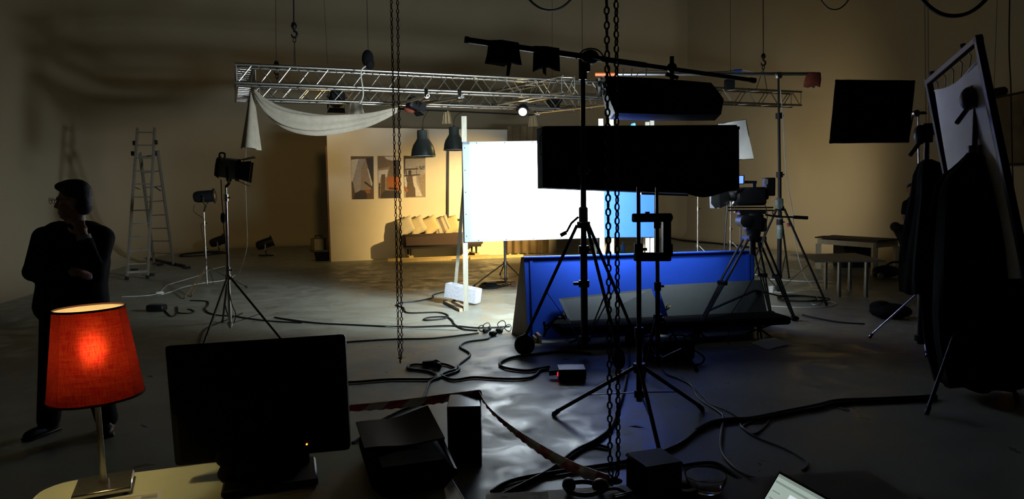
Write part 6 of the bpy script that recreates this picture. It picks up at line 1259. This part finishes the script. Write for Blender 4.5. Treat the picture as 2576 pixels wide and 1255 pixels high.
cable(zl((445, 1025), (500, 1026), (545, 1032), (545, 1055), (530, 1070), (545, 1092), (600, 1108), (700, 1115), (760, 1125), (900, 1142), (1076, 1152)), .010, m_rub, 'black cord snaking from the slim chrome stand past the tall one')
cable([(610, 790), (575, 805), (548, 815), (520, 828), (506, 850), (500, 900)], .010, m_rub, 'black cord curving round the feet of the tall stand')
t = thing('cable_coil', 'flat coil of dark cable on the floor by the back wall lamps', 'cable coil', G(500, 640))
for k in range(3): c = G(497 + 6 * k, 641); part('coil_turn', MB().tube([c + V(((.45 + .07 * k) * math.cos(a), (.7 + .1 * k) * math.sin(a), .015 + .012 * k)) for a in [i * .314 for i in range(20)]], .014, 6, True), m_rub, t)
cable(zr((130, 525), (200, 540), (300, 550), (420, 560), (560, 576), (700, 595)), .03, m_rub, 'thick black cable along the foot of the far wall')
t = thing('cable_coil', 'loose black cable coil at the foot of the crank stand with the crossbar', 'cable coil', G(2010, 752))
for k in range(3): c = G(2005 + 8 * k, 751 + 3 * k); part('coil_turn', MB().tube([c + V(((.28 + .05 * k) * math.cos(a), (.32 - .03 * k) * math.sin(a), .012 + .01 * k)) for a in [i * .393 for i in range(16)]], .010, 6, True), m_rub, t)
cable(zr((770, 795), (850, 798), (1000, 808), (1120, 805), (1180, 815)), .008, m_wcord, 'white cord lying on the floor below the low grey table')
cable(zr((720, 870), (900, 880), (1010, 868), (1100, 865), (1125, 895), (1110, 950), (1060, 960), (1050, 935), (1110, 930), (1190, 945), (1210, 960), (1150, 975), (980, 980), (780, 970)), .007, m_wcord, 'tangled white cord around the crank stand foot')
cable(zr((990, 1028), (1100, 1055), (1255, 1080), (1400, 1090)), .010, m_rub, 'dark cable running from the tripod toward the flag stand')
g = G(1940, 735); single('white_cup', MB(M.Translation(g) @ M.Rotation(math.pi / 2, 4, 'X')).lathe([(.035, 0), (.05, .1), (.047, .1), (.032, .005), (0, .005)], 20), m_paper, 'small white cup on the floor behind the camera tripod', 'cup')
g = G(2240, 800); single('black_sack', MB().ell(g + V((0, 0, .09)), (.26, .2, .1)).ell(g + V((-.1, .05, .14)), (.14, .12, .08)), m_blk, 'black sack slumped under the legs of the flag stand', 'sack')
g = G(1567, 632); single('blue_bottle', MB(M.Translation(D(1567, 640, 11.5) * 1.0) @ M.Rotation(math.pi / 2, 4, 'X')).lathe([(.03, 0), (.035, .02), (.035, .14), (.012, .19), (.012, .22), (0, .22)], 16), MT['blue_tape'], 'small blue bottle on the plinth behind the blue flat', 'bottle')
b = D(1567, 640, 11.5); single('timber_plinth', MB().box(V((b.x, b.y, b.z / 2)), (.4, .3, b.z)), m_ply, 'wooden plinth carrying the blue bottle behind the blue flat', 'plinth')
